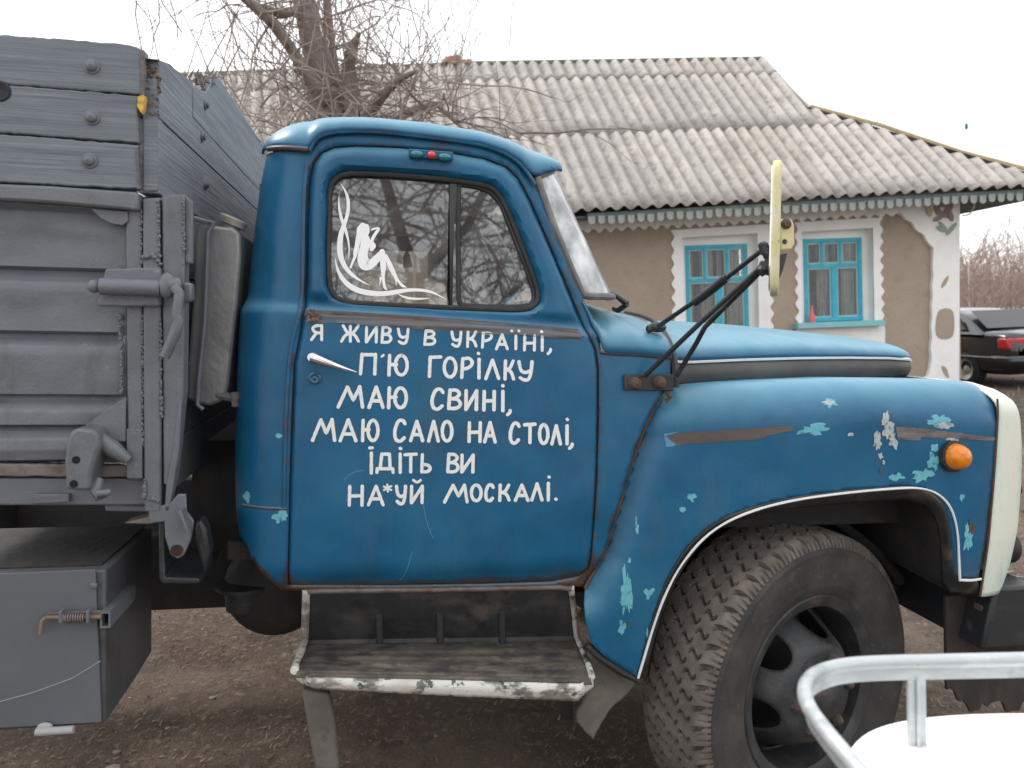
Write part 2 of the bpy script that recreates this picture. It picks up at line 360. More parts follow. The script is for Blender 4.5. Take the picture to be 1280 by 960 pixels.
def ragged(cx, cy, rx, ry):
    out = []; m_ = max(14, int((rx+ry)*1.6)); sd = cx*.37+cy*.11
    for a in np.linspace(0, 2*math.pi, m_+1)[:-1]:
        c, s_ = math.cos(a), math.sin(a); k = .85+.75*noise.noise((c*1.1+sd, s_*1.1, sd))+.45*noise.noise((c*2.6+sd, s_*2.6, 2))+.2*noise.noise((c*6, s_*6, sd))
        k = max(.25, k); out.append(Vector((cx+rx*c*k, cy+ry*s_*k)))
    return out
# ================================================================== THE TRUCK
truck = empty('flatbed_truck', T, label='old blue cab lorry with grey tipper body and white Cyrillic lettering on its door', cat='truck')
def PP(l, y): return [P(a, b, y) for a, b in l]
def XZ(l, y=0.0): return [Vector((q.x, q.z)) for q in PP(l, y)]
def slab(poly, y, depth, name, mat, parent=truck, bevel=.003, rag=0, **k):
    if rag:
        poly = resample([Vector(p) for p in poly], 6)
        poly = [Vector((p.x+rag*noise.noise((p.x*.5, p.y*.5, y*9))*(1 if True else 0), p.y+rag*noise.noise((p.x*.4, p.y*.4, 5+y*9)))) for p in poly]
    return fixn(MB().prism(PP([tuple(p) for p in poly], y), (0, depth, 0))).build(name, mat, parent, 30, bevel, **k)

# ---- cab side surface
zb = interp([(q.x, q.z) for q in PP([(303, 381), (728, 415)], 0)])
_xr = sorted([(q.z, min(q.x+.108, -.69 if q.z < 1.62 else -.635)) for q in PP([(333, 186), (325, 230), (317, 300), (311, 370), (303, 388), (300, 450), (297, 560), (298, 635), (303, 670)], .07)])
xr = interp(_xr); RR = .12
ZBOT = P(500, 733, 0).z
def yflat(x, z):
    b = zb(x)
    y = .085*max(0, z-b-.03)+.016*float(smooth01((z-(b-.012))/.03))
    y += .035*float(smooth01((ZBOT+.09-z)/.11))**2
    y -= .010*(1-((z-1.2)/.4)**2) if abs(z-1.2) < .4 else 0
    return y
def cabmap(t, z):
    k = xr(z)
    if t >= k: return Vector((t, yflat(t, z), z))
    a = (k-t)/RR
    if a < math.pi/2: return Vector((k-RR*math.sin(a), yflat(k, z)+RR*(1-math.cos(a)), z))
    return Vector((k-RR, yflat(k, z)+RR+(a-math.pi/2)*RR, z))
def PXc(l):                                   # pixel outline -> (t, z), following the curved skin
    out = []
    for a, b in l:
        y = 0
        for _ in range(4):
            q = P(a, b, y); k = xr(q.z)
            y = yflat(q.x, q.z) if q.x > k else yflat(k, q.z)+RR*(1-math.cos(math.asin(min(1, (k-q.x)/RR))))
        t = q.x if q.x > k else k-RR*math.asin(min(1, (k-q.x)/RR))
        out.append(Vector((t, q.z)))
    return out
seam = [(360, 733), (360.5, 660), (361.5, 600), (364, 520), (367, 455), (374, 418), (380, 384), (382, 330), (383, 270), (386, 225), (391, 203), (401, 190), (418, 183), (445, 181), (500, 183), (560, 189), (605, 197), (634, 208), (650, 224), (664, 252), (683, 295), (703, 342), (722, 388), (738, 420), (746, 438), (749, 460), (749, 520), (747, 600), (743, 660), (740, 695), (736, 712), (724, 722), (690, 728), (600, 731), (480, 733)]
win = [(412, 262), (411, 240), (416, 225), (430, 216.5), (470, 217), (540, 222), (598, 229.5), (615, 234), (627, 246), (640, 274), (656, 316), (668, 348), (673, 366), (672, 378), (662, 386), (640, 387.5), (560, 384.5), (470, 380.5), (430, 377), (417, 370), (411, 355), (410, 310)]
seamL = PXc(seam); winL = PXc(win)
gut = [(389, 186), (394, 176), (406, 169), (430, 165.5), (470, 166), (520, 171), (600, 181), (632, 193), (650, 206), (662, 222)]
rear = []
for z in np.linspace(P(298, 640, .07).z, P(335, 186, .07).z, 24): rear.append(Vector((xr(z)-RR*math.pi/2-.12, z)))
cabout = PXc([(352, 738), (340, 728), (322, 710), (308, 685)])+[Vector((xr(P(303, 668, .07).z)-RR*1.25, P(303, 668, .07).z))]+rear+PXc([(386, 189)]+gut+[(667, 226), (675, 243), (690, 283), (711, 335), (731, 378), (742, 398), (752, 441), (800, 443), (838, 446), (838, 480), (828, 494), (812, 518), (795, 558), (780, 608), (768, 650), (755, 690), (740, 716), (734, 733), (600, 738)])
def cpanel(name, outline, holes, step, fn, mat, parent, solid=.02, wearf=None, smooth=35, **k):
    V, Fc, loops = tri2d(outline, holes, step); mb = MB()
    mb.add([fn(a, b) for a, b in V], Fc)
    # keep normals to the outside (towards -y)
    vv = np.array(mb.v); ff = np.array(mb.f); ny = np.cross(vv[ff[:, 1]]-vv[ff[:, 0]], vv[ff[:, 2]]-vv[ff[:, 0]])[:, 1].sum()
    if ny > 0: mb.f = [tuple(reversed(q)) for q in mb.f]
    if wearf is not None: mb.w = list(wearf(V, loops))
    else: mb.w = list(np.clip(1-segdist(V, loops[0])/.05, 0, 1)*.55)
    return mb.build(name, mat, parent, smooth, solid=-solid, **k)
def cw(V, loops):
    d = np.minimum(segdist(V, loops[0]), segdist(V, loops[1]))
    return np.clip(1-d/.03, 0, 1)*.5+np.clip(1-(V[:, 1]-.86)/.12, 0, 1)*.28
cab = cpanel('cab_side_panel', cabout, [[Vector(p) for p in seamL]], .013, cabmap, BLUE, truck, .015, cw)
# door, a hand's breadth of curved sheet between the seam and the window
def shrink(loop, d):
    n = len(loop); A = 0; out = []
    for i in range(n): a, b = loop[i], loop[(i+1) % n]; A += a.x*b.y-b.x*a.y
    s = 1 if A > 0 else -1
    for i in range(n):
        t = (loop[(i+1) % n]-loop[i-1]).normalized(); out.append(loop[i]+Vector((-t.y, t.x))*d*s)
    return out
doorL = shrink(resample(seamL, .012), .0035)
def doorfn_bulk(V):
    dw = segdist(V, winL); de = segdist(V, doorL); out = []
    for (x, z), a, b in zip(V, dw, de):
        y = yflat(x, z)-.003
        up = float(smooth01((z-zb(x)-.02)/.03))
        q = a/(a+b+1e-9)
        y -= up*.017*math.sin(math.pi*q)**.8
        y += up*.012*math.exp(-(a/.012)**2)
        y -= up*.004*math.exp(-((a-.018)/.006)**2)
        y += .007*math.exp(-(b/.006)**2)
        out.append(Vector((x, y, z)))
    return out
V, Fc, loops = tri2d(doorL, [winL], .0085)
mb = MB(); mb.add(doorfn_bulk(V), Fc)
f = Fc[0]; a, b, c = (Vector(mb.v[i]) for i in f)
if (b-a).cross(c-a).y > 0: mb.f = [tuple(reversed(q)) for q in mb.f]
mb.w = list(np.clip(1-segdist(V, doorL)/.03, 0, 1)*.42+np.clip(1-(V[:, 1]-.87)/.1, 0, 1)*.33)
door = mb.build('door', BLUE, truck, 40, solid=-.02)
DS = Skin(door, cab)
# far side of the cab: the same panels mirrored about the middle of the truck (y = 1.05)
YM = 1.05
def mirror(o, name, mat=None, parent=truck):
    me = o.data.copy(); me.transform(Matrix(((1, 0, 0, 0), (0, -1, 0, 2*YM), (0, 0, 1, 0), (0, 0, 0, 1)))); me.flip_normals()
    if mat: me.materials.clear(); me.materials.append(mat)
    c = bpy.data.objects.new(name, me); sc.collection.objects.link(c); c.parent = parent
    for md in o.modifiers:
        n = c.modifiers.new(md.name, md.type)
        if md.type == 'SOLIDIFY': n.thickness = md.thickness; n.offset = md.offset
    return c
mirror(cab, 'cab_side_panel'); mirror(door, 'door')
# dark seam behind the door gap
mb = MB(); mb.tube([cabmap(p.x, p.y)+Vector((0, .016, 0)) for p in resample(seamL, .015)], .008, 6, closed=True); mb.build('door_gap_rubber', RUBBER, door)
# ---- roof
_zr = [(q.x, q.z) for q in PP([(326, 180), (335, 181), (386, 188.5), (389.5, 184), (394, 175.5), (406, 168.5), (430, 165), (470, 165.5), (520, 170.5), (600, 181), (632, 192), (650, 204), (662, 219), (670, 222), (682, 216), (698, 211)], .05)]
zr = interp(sorted(_zr))
_zt = [(q.x, q.z) for q in PP([(330, 180), (335, 175), (341, 169), (350, 162), (360, 157), (374, 152.5), (400, 149.5), (460, 150), (530, 156), (600, 168), (650, 182), (684, 197), (699, 208.5)], .24)]
zt = interp(sorted(_zt))
x0r = P(335, 178, .17).x-.01; x1r = P(700, 209, .1).x
xs = np.concatenate([x0r+.12*(1-np.cos(np.linspace(0, math.pi/2, 14))), np.linspace(x0r+.13, x1r-.05, 60), np.linspace(x1r-.045, x1r, 10)])
mb = MB(); NV = 18
def roofp(x, j):
    k = min(1, max(0, (x0r+.14-x)/.14)); y0 = yflat(x, zr(x))-.012+.14*(1-math.sqrt(max(0, 1-k*k)))
    kf = max(0, (x-(x1r-.12))/.12); y0 += .05*kf*kf
    a = j/(NV-4)*math.pi/2 if j <= NV-4 else math.pi/2
    b = max(zt(x)-zr(x), .004)
    y = y0+.34*(1-math.cos(a)); z = zr(x)+b*math.sin(a)
    if j > NV-4: y = y0+.34+(YM-y0-.34)*(j-(NV-4))/3; z += .012*(j-(NV-4))/3
    return (x, y, z)
mb.grid(len(xs), NV, lambda u, v: roofp(xs[int(round(u*(len(xs)-1)))], int(round(v*(NV-1)))))
mb.w = [.45*max(0, 1-(v[2]-zr(v[0]))/.02) for v in mb.v]
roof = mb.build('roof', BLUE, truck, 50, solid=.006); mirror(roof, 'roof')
mb = MB(); mb.tube([(x, yflat(x, zr(x))-.014+(.14*(1-math.sqrt(max(0, 1-min(1, max(0, (x0r+.14-x)/.14))**2)))), zr(x)) for x in np.linspace(x0r+.02, P(386, 188, .04).x, 16)], .0075, 8)
mb.w = [.75]*len(mb.v); mb.build('drip_rail', BLUE, roof)
mb = MB(); mb.tube([Vector((q.x, yflat(q.x, q.y)-.012, q.y)) for q in [Vector((v.x, v.y)) for v in PXc(chaikin([(387, 190)]+gut+[(668, 232)], 2, False))]], .0055, 8)
mb.w = [.4]*len(mb.v); mb.build('rain_gutter', BLUE, roof)
# visor underside
mb = MB(); mb.prism([P(662, 222, .06), P(672, 224, .06), P(684, 217, .06), P(698, 212, .06), P(690, 206, .06), P(668, 208, .06)], (0, .03, 0)); fixn(mb); mb.w = [.4]*len(mb.v); mb.build('visor_end', BLUE, roof, bevel=.004)
# marker lamps over the door
lp = slab([(511, 187), (566, 191), (566, 201), (511, 197)], P(540, 193, .03).y, -.012, 'lamp_plate', BLUE, truck, .002)
def dome(px, py, r, h, name, mat, parent, sx=1.0, sq=1.0):
    h0 = DS.hit(px, py, .002); mb = MB()
    mb.ball((h0.x, h0.y, h0.z), r, 8, (sx, h/r, sq)); return mb.build(name, mat, parent)
for px, py, m, sx in ((521, 193, TEALL, 1.7), (539.5, 194, REDL, 1.15), (556, 196.5, TEALL, 1.7)):
    mb = MB(); q = P(px, py, .015); mb.ball(q, .0105, 8, (sx, 1.1, 1)); mb.build('marker_lens', m, lp)
# ---- windscreen
A_ = chaikin([(670, 222), (676, 240), (690, 281), (711, 333), (728, 372), (736, 384)], 1, False)
B_ = chaikin([(684, 214), (694, 228), (712, 268), (735, 318), (756, 364), (766, 388)], 1, False)
Ar = resample(A_, sum((A_[i+1]-A_[i]).length for i in range(len(A_)-1))/22, False)[:22]; Br = resample(B_, sum((B_[i+1]-B_[i]).length for i in range(len(B_)-1))/22, False)[:22]
n_ = min(len(Ar), len(Br)); pa = [P(a.x, a.y, .055) for a in Ar[:n_]]; pb = [P(b.x, b.y, .30) for b in Br[:n_]]
def wsp(u, v):
    i = int(round(u*(n_-1))); j = v*13; a, b = pa[i], pb[i]
    if j <= 10: q = j/10*math.pi/2; return (a.x+(b.x-a.x)*math.sin(q), a.y+(.30-a.y)*(1-math.cos(q)), a.z+(b.z-a.z)*j/10)
    return (b.x+.02*(j-10)/3, .30+(YM-.30)*(j-10)/3, b.z)
mb = MB().grid(n_, 14, wsp); ws = mb.build('windscreen', SGLASS, truck, 60); mirror(ws, 'windscreen')
mb = MB(); mb.tube([p+Vector((.002, -.006, 0)) for p in pa]+[Vector(wsp(1, j/13))+Vector((0, 0, -.004)) for j in range(1, 11)], .0105, 8)
mb.build('windscreen_seal', SEAL, ws)
mb = MB(); mb.tube([Vector(wsp(0, j/13)) for j in range(0, 14)], .01, 8); mb.build('windscreen_seal', SEAL, ws)
# ---- scuttle between the door, the windscreen and the bonnet
zm = interp(sorted([(q.x, q.z) for q in PP([(729, 378), (735, 392), (744, 414), (753, 441), (800, 443), (840, 446)], .005)]))
ztc = interp(sorted([(q.x, q.z) for q in PP([(729, 376), (740, 384), (762, 388), (785, 393), (805, 399), (822, 403), (840, 410)], .55)]))
xa, xb2 = P(730, 380, 0).x, P(838, 446, 0).x
def scut(u, v):
    x = xa+(xb2-xa)*u; a = v*math.pi/2; ys = yflat(x, zm(x))-.004
    return (x+.1*(v*v)*(u), ys+(YM-ys)*(1-math.cos(a*.999))**.9, zm(x)+(ztc(x)-zm(x))*math.sin(a)**.75)
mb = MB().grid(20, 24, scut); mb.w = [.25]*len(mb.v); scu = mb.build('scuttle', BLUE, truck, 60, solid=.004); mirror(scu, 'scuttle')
mb = MB(); mb.tube([P(a, b, -.006) for a, b in [(750, 440), (765, 442), (800, 443.5), (839, 447)]], .005, 8); mb.w = [.8]*len(mb.v); mb.build('scuttle_moulding', BLUE, scu)
# ---- bonnet: narrower towards the front, with a black side band and a white pinstripe
yh = lambda x: .10+.34*min(1, max(0, (x-.42)/1.05))
def onh(l):
    out = []
    for a, b in l:
        y = .2
        for _ in range(8): q = P(a, b, y); y = yh(q.x)
        out.append(P(a, b, y))
    return out
top_l = onh([(836, 452), (862, 453), (930, 450), (1000, 448), (1060, 447.5), (1110, 448), (1138, 450), (1150, 453)])
bot_l = onh([(836, 484), (862, 481), (930, 479), (1000, 476), (1060, 474), (1110, 472), (1140, 470), (1151, 466)])
zht = interp([(q.x, q.z) for q in top_l]); zhb = interp([(q.x, q.z) for q in bot_l])
crest = PP([(822, 404), (850, 402.5), (900, 405.5), (950, 410), (1000, 415.5), (1050, 421), (1092, 428), (1122, 436), (1142, 446), (1152, 458)], .85)
zhc = interp([(q.x, q.z) for q in crest]); xh0, xh1 = top_l[0].x-.03, top_l[-1].x+.012
def hood(u, v):
    x = xh0+(xh1-xh0)*(1-(1-u)**1.3); a = v*math.pi/2; x2 = x+.06*v*(1-u)
    fr = max(0, (x-(xh1-.12))/.12); y = yh(x)+.10*(1-math.sqrt(max(0, 1-fr*fr)))
    z1 = zht(x)+.004; zc = max(zhc(x2), z1+.003)
    yy = y+(YM-y)*(1-math.cos(a)) if v < 1 else YM
    return (x2, yy, z1+(zc-z1)*math.sin(a)**.8)
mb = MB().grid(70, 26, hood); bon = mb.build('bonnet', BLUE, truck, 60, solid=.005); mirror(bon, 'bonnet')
def hband(u, v):
    x = xh0+.03+(xh1-xh0-.03)*u; fr = max(0, (x-(xh1-.1))/.1); y = yh(x)+.10*(1-math.sqrt(max(0, 1-fr*fr)))
    z0, z1 = zhb(x), zht(x); return (x, y+.004-.010*math.sin(v*math.pi), z0+(z1-z0)*v)
BB = M('faded_black_band', (.035, .035, .036), .45, 0, [((.09, .085, .08), 6, .45, .7, .8, (.4, 1, 1))], (50, .001))
hb = MB().grid(60, 8, hband).build('bonnet_side_band', BB, bon, 60, solid=-.004)
mb = MB(); mb.tube([Vector(hband(u, 1))+Vector((0, -.004, .002)) for u in np.linspace(.02, .995, 60)], .0062, 6); mb.build('white_pinstripe', WHITEP, bon)
mb = MB(); mb.box((xh0+.05, .2, .95), (xh1-.1, 1.9, P(900, 478, .2).z-.01)); mb.build('engine_bay', DARK, truck)
# black rubber edge round the back of the bonnet
mb = MB(); mb.tube([P(a, b, y) for a, b, y in [(782, 390, .75), (800, 394, .6), (815, 400, .45), (828, 412, .25), (836, 428, .12), (841, 446, .03), (843, 466, .01), (844, 484, .01)]], [.006, .007, .008, .009, .011, .013, .014, .012], 8)
mb.build('bonnet_rear_seal', RUBBER, bon)

# ---- front wing (fender)
RF = .13
ztf = interp(sorted([(q.x, q.z) for q in PP([(826, 486), (838, 482), (860, 479.5), (900, 477), (950, 475), (1050, 472), (1150, 473), (1200, 476), (1225, 480), (1240, 488), (1248, 500)], .10)]))
seamf = [(838, 484), (826, 498), (812, 520), (795, 560), (780, 610), (768, 650), (755, 690), (739, 720), (731, 735)]
archo = [(797, 847), (806, 812), (816, 775), (827, 742), (844, 706), (869, 673), (900, 650), (940, 634), (990, 622), (1050, 614), (1110, 608.5), (1142, 607.5), (1164, 614), (1180, 630), (1188, 655), (1191, 690), (1194, 723)]
frontf = [(1223, 723), (1227, 700), (1234, 650), (1240, 600), (1244, 550), (1246, 518), (1244, 500)]
sf = XZ(seamf, .01); xfr = P(1246, 520, 0).x
def y0f(x, z):
    d = float(segdist([(x, z)], sf, False)[0])
    y = -.022+.045*math.exp(-(d/.05)**2)-.004*math.sin(min(1, d/.4)*math.pi)
    y += .02*max(0, (x-(xfr-.1))/.1)**2
    y += .02*max(0, (.95-z)/.3)
    return y
z1f = lambda x: ztf(x)-RF
def fmap(x, s):
    z1 = z1f(x)
    if s <= z1: return Vector((x, y0f(x, s), s))
    a = (s-z1)/RF; y = y0f(x, z1)
    if a < math.pi/2: return Vector((x, y+RF*(1-math.cos(a)), z1+RF*math.sin(a)))
    e = (a-math.pi/2)*RF; return Vector((x, y+RF+e, z1+RF-.06*e))
def pxf(l):
    out = []
    for a, b in l:
        y = 0
        for _ in range(3):
            q = P(a, b, y); z1 = z1f(q.x); s = q.z if q.z <= z1 else z1+RF*math.asin(min(1, (q.z-z1)/RF)); y = fmap(q.x, s).y
        out.append(Vector((q.x, s)))
    return out
smax = 1.30+RF*math.pi/2+.33
lowf = seamf[::-1]
fo = pxf(chaikin([(731, 735), (730, 762), (736, 798), (748, 815), (775, 834), (797, 847)], 1, False))+pxf(chaikin(archo, 2, False))+pxf(frontf)
ft = [Vector((xfr-.004, s)) for s in (1.43, 1.5, 1.6, smax)]+[Vector((P(838, 484, 0).x+.01, s)) for s in (smax, 1.6, 1.5)]
fo = fo+ft+pxf(seamf)
def fw(V, loops):
    d1 = segdist(V, [tuple(p) for p in pxf(seamf)], False); w = np.clip(1-d1/.035, 0, 1)*.55
    w += np.clip(1-(V[:, 1]-.62)/.2, 0, 1)*.3+np.clip(1-segdist(V, [tuple(p) for p in pxf(frontf)], False)/.012, 0, 1)*.6
    return w
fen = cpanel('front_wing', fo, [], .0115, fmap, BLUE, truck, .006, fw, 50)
def plainmirror(o, name): return mirror(o, name)
mirror(fen, 'front_wing'); FS = Skin(fen)
mb = MB(); mb.tube([fmap(p.x, p.y)+Vector((0, -.002, 0)) for p in pxf(chaikin(seamf, 2, False))], .0055, 8); mb.build('wing_beading', M('rust_brown_bead', (.1, .065, .045), .8, 0, [((.02, .06, .1), 20, .5, .6, .8), ((.18, .13, .09), 40, .55, .7, .7)], (60, .002)), fen)
# lip round the wheel arch, then the dark inner arch
archi = [(811, 848), (817, 812), (826, 776), (838, 742), (856, 706), (880, 676), (908, 655), (945, 643), (990, 636), (1050, 630), (1105, 626), (1136, 625), (1156, 632), (1168, 646), (1174, 668), (1176, 700), (1176, 741)]
ao = resample(chaikin(archo+[(1222, 724)], 1, False), 4, False); ai = resample(chaikin(archi+[(1226, 745)], 1, False), 4, False)
def pick(l, u): k = u*(len(l)-1); i = min(int(k), len(l)-2); return l[i].lerp(l[i+1], k-i)
def arclen(l):
    d = [0]
    for a, b in zip(l[:-1], l[1:]): d.append(d[-1]+(b-a).length)
    return d
nA = 90
def lipp(u, v):
    o_, i_ = pick(ao, u), pick(ai, u); p = o_.lerp(i_, v)
    q0 = pxf([(o_.x, o_.y)])[0]; y = y0f(q0.x, q0.y)-.004
    return tuple(P(p.x, p.y, y+.045*v**1.6))
LIP = M('dirty_black_lip', (.022, .023, .025), .5, 0, [((.1, .085, .07), 10, .5, .68, .8), ((.04, .2, .26), 22, .7, .73, .6)], (50, .0015))
lip = MB().grid(nA, 6, lipp).build('wheel_arch_lip', LIP, fen, 60, solid=.004)
def inn(u, v):
    p = pick(ai, u*.965); q = P(p.x, p.y, .02); return (q.x, .02+.75*v, q.z+.03*v)
MB().grid(60, 4, inn).build('inner_arch', DARK, truck, 60)
mirror(lip, 'wheel_arch_lip', parent=truck)
# pinstripe, worn strip and flaked patches
mb = MB(); pl_ = [P(a.x, a.y, 0) for a in resample(chaikin(archo, 2, False)+[(1208, 723.5), (1222.5, 722.5)], 4, False)]
mb.tube([Vector((p.x, y0f(p.x, p.z)-.0045, p.z+.001)) for p in pl_], [.0036*(1+.25*noise.noise((p.x*9, p.z*9, 0))) for p in pl_], 6); mb.build('white_pinstripe', WHITEP, fen, 0)
mb = MB(); blob(mb, FS, [(832, 545), (845, 541), (990, 532), (991, 538), (960, 544), (948, 549), (860, 555), (845, 556)], .0012, 4, 0, 1.2); mb.build('worn_strip', M('dark_worn_strip', (.085, .07, .065), .6, .1, [((.16, .13, .12), 12, .45, .7, .8, (.3, 1, 1))], (60, .001)), fen, 0)
mb = MB(); blob(mb, FS, [(1119, 533), (1150, 535), (1195, 541), (1243, 547), (1243, 551), (1190, 548), (1150, 546), (1150, 551), (1122, 549)], .0012, 3, 0, 1.2); mb.build('worn_strip', BARE, fen, 0)
mb = MB(); blob(mb, FS, [(830, 542), (846, 540), (850, 556), (833, 559)], .0007, 3, 0, 1.0); mb.build('paint_halo', M('faded_blue_patch', (.07, .24, .4), .5), fen, 0)
mb = MB(); rj = random.Random(3)
for cx, cy, rx, ry in [(1037, 504, 12, 6), (1018, 537, 24, 8), (1173, 526, 14, 8), (1168, 577, 7, 12), (1122, 596, 10, 6), (1155, 594, 14, 8), (783, 742, 7, 32), (778, 784, 5, 9), (864, 622, 7, 6), (853, 636, 4, 5), (811, 742, 7, 8), (796, 658, 3, 11), (787, 700, 2, 4), (1210, 672, 7, 18), (810, 800, 3, 14), (1168, 560, 5, 5), (1203, 622, 4, 5)]:
    blob(mb, FS, ragged(cx, cy, rx, ry), .0008, 3, 0)
mb.build('turquoise_patch', TURQ, fen, 0, kind='stuff')
mb = MB()
for cx, cy, rx, ry in [(1107, 527, 7, 12), (1111, 540, 8, 12), (1096, 552, 6, 13), (1117, 553, 6, 8), (1101, 570, 3, 5), (1180, 532, 12, 5), (1064, 543, 4, 3), (1036, 503, 8, 3), (1104, 578, 2, 3), (1188, 548, 9, 4)]:
    blob(mb, FS, ragged(cx, cy, rx, ry), .0013, 3, 0)
mb.build('primer_patch', PRIMER, fen, 0, kind='stuff')
mb = MB()
for cx, cy, rx, ry in [(1214, 660, 5, 9), (1100, 588, 2, 3), (785, 780, 3, 4)]:
    blob(mb, FS, ragged(cx, cy, rx, ry), .0018, 3, 0)
mb.build('rust_spot', RUST, fen, 0, kind='stuff')
# amber lamp
q = FS.hit(1190, 570, 0); mb = MB(); mb.lathe(q, (.12, -1, .05), [(-.004, .001), (-.004, .047), (.012, .047), (.014, .04)], 28); lb = mb.build('turn_lamp', RUBBER, truck)
mb = MB(); mb.lathe(q, (.12, -1, .05), [(.010, .040), (.03, .037), (.045, .029), (.054, .016), (.057, .001)], 28); mb.build('amber_lens', AMBER, lb)
# ---- nose: cream front panel
sn = sorted([(q.z, q.x) for q in PP([(1224, 745), (1227, 720), (1234, 655), (1240, 600), (1244, 550), (1246, 520), (1245, 500), (1240, 486)], 0)])
nf = sorted([(q.z, q.x) for q in PP([(1227, 747), (1240, 728), (1253, 695), (1262, 650), (1267, 600), (1268, 550), (1265, 520), (1258, 500), (1242, 484)], .12)])
sxn = interp(sn); fxn = interp(nf); zn0, zn1 = sn[0][0], sn[-1][0]
def nose(u, v):
    z = zn0+(zn1-zn0)*u; a = min(1, v/.7)*math.pi/2; xs_, xf_ = sxn(z)+.002, fxn(z)
    y0 = y0f(xs_, min(z, 1.25)); ry = .16
    if u > .88: y0 += .13*(1-math.sqrt(max(0, 1-((u-.88)/.12)**2)))
    if v <= .7: return (xs_+(xf_-xs_)*math.sin(a), y0+ry*(1-math.cos(a)), z)
    return (xf_, y0+ry+(YM-y0-ry)*(v-.7)/.3, z)
nos = MB().grid(44, 24, nose).build('grille_panel', CREAM, truck, 60, solid=-.006); mirror(nos, 'grille_panel')
mb = MB(); mb.tube([Vector((sxn(z), y0f(sxn(z), min(z, 1.25))-.002, z)) for z in np.linspace(zn0, zn1-.03, 30)], .0035, 6); mb.build('panel_seam', RUST, nos)
for (px, py, r, yy) in ((1256, 683, .055, .22), (1264, 610, .03, .2)):
    q = P(px, py, yy); mb = MB(); mb.lathe((q.x-.06, q.y, q.z), (1, 0, 0), [(0, .001), (0, r*.8), (.06, r), (.075, r), (.08, r*.8), (.082, .001)], 24); mb.build('fog_lamp', RUBBER, nos)

# ---- glass, seals, handle
def yface(a, b, off): q = P(a, b, 0); return P(a, b, yflat(q.x, q.z)+off)
mb = MB(); mb.tube([cabmap(p.x, p.y)+Vector((0, .003, 0)) for p in resample(chaikin(winL, 1), .012)], .0075, 8, closed=True); mb.build('window_rubber', RUBBER, door)
gp = shrink(resample(chaikin(winL, 1), .015), -.001 if False else .001)
XD = PXc([(566, 300)])[0].x
def pane(cut, name):
    lp = [p for p in gp if cut(p.x)]
    V, Fc, _ = tri2d(lp, [], .03); mb = MB(); mb.add([cabmap(a, b)+Vector((0, .014, 0)) for a, b in V], Fc); return mb.build(name, WGLASS, door, 30)
pn = pane(lambda x: x < XD, 'window_pane'); pv = pane(lambda x: x > XD, 'quarterlight_pane')
mirror(pn, 'window_pane', parent=truck); mirror(pv, 'quarterlight_pane', parent=truck)
slab([(562, 226), (572, 227), (571, 383), (561, 382)], .05, .02, 'window_divider', M('grey_black_frame', (.05, .05, .052), .45, .2), door, .003)
mb = MB(); lpv = PXc(chaikin([(575, 229), (600, 233), (616, 240), (628, 256), (636, 276), (654, 321), (668, 360), (669, 378), (658, 384), (600, 383), (577, 382), (574, 378), (573.5, 340), (573.5, 300), (573.5, 260), (574, 234)], 2)); mb.tube([cabmap(p.x, p.y)+Vector((0, .01, 0)) for p in resample(lpv, .012)], .0065, 8, closed=True); mb.build('quarterlight_seal', RUBBER, door)
# belt strip
V, Fc, lps = tri2d(PXc([(383, 388), (470, 392), (560, 398.5), (640, 405), (722, 411.5), (730, 420), (723, 424.5), (640, 419), (560, 414.5), (470, 408), (385, 403)]), [], .006)
hv = doorfn_bulk(V); dd = segdist(V, lps[0]); mb = MB(); mb.add([p+Vector((0, -.001-.002*min(1, d/.008)+.002*math.sin(p.z*900), 0)) for p, d in zip(hv, dd)], Fc)
belt = mb.build('belt_strip', BELT, door, 60)
mb = MB(); ribbon(mb, DS, [(385, 390.5), (470, 395), (560, 401), (640, 407.5), (722, 414.5)], 1.6, .008); mb.build('belt_groove', RUST, door, 0)
mb = MB(); rj = random.Random(8)
for _ in range(26):
    a, b = rj.uniform(384, 402), rj.uniform(389, 402); q = DS.hit(a, b, .007); mb.tube([q, q+Vector((rj.uniform(-.012, .012), -.004, rj.uniform(-.006, .006)))], [.0035, .0012], 5)
mb.build('torn_sealant', RAWWOOD, door, 0, kind='stuff')
# handle
h0 = DS.hit(391, 446, 0); h1 = DS.hit(446, 465, 0); mb = MB(); pts = []; rs = []
for i in range(13):
    t = i/12; p = h0.lerp(h1, t); p.y -= .028+.012*math.sin(t*math.pi)-.012*t; pts.append(p); rs.append(.0125*(1-t)**.7*(.85+.15*math.cos(t*3))+.002)
pts.insert(0, pts[0]-(pts[1]-pts[0])*.35); rs.insert(0, .006)
mb.tube(pts, rs, 14); mb.cyl(h0+Vector((0, .01, 0)), h0+Vector((0, -.03, 0)), .016, .011); mb.build('door_handle', CHROME, door, 60)
q = DS.hit(393.5, 473, 0); mb = MB(); mb.lathe(q, (0, -1, 0), [(-.002, .0165), (.004, .016), (.006, .012), (.003, .009), (.003, .004), (.006, .001)], 22); mb.build('door_lock', M('lock_blue_metal', (.05, .12, .2), .3, .5), door, 50)
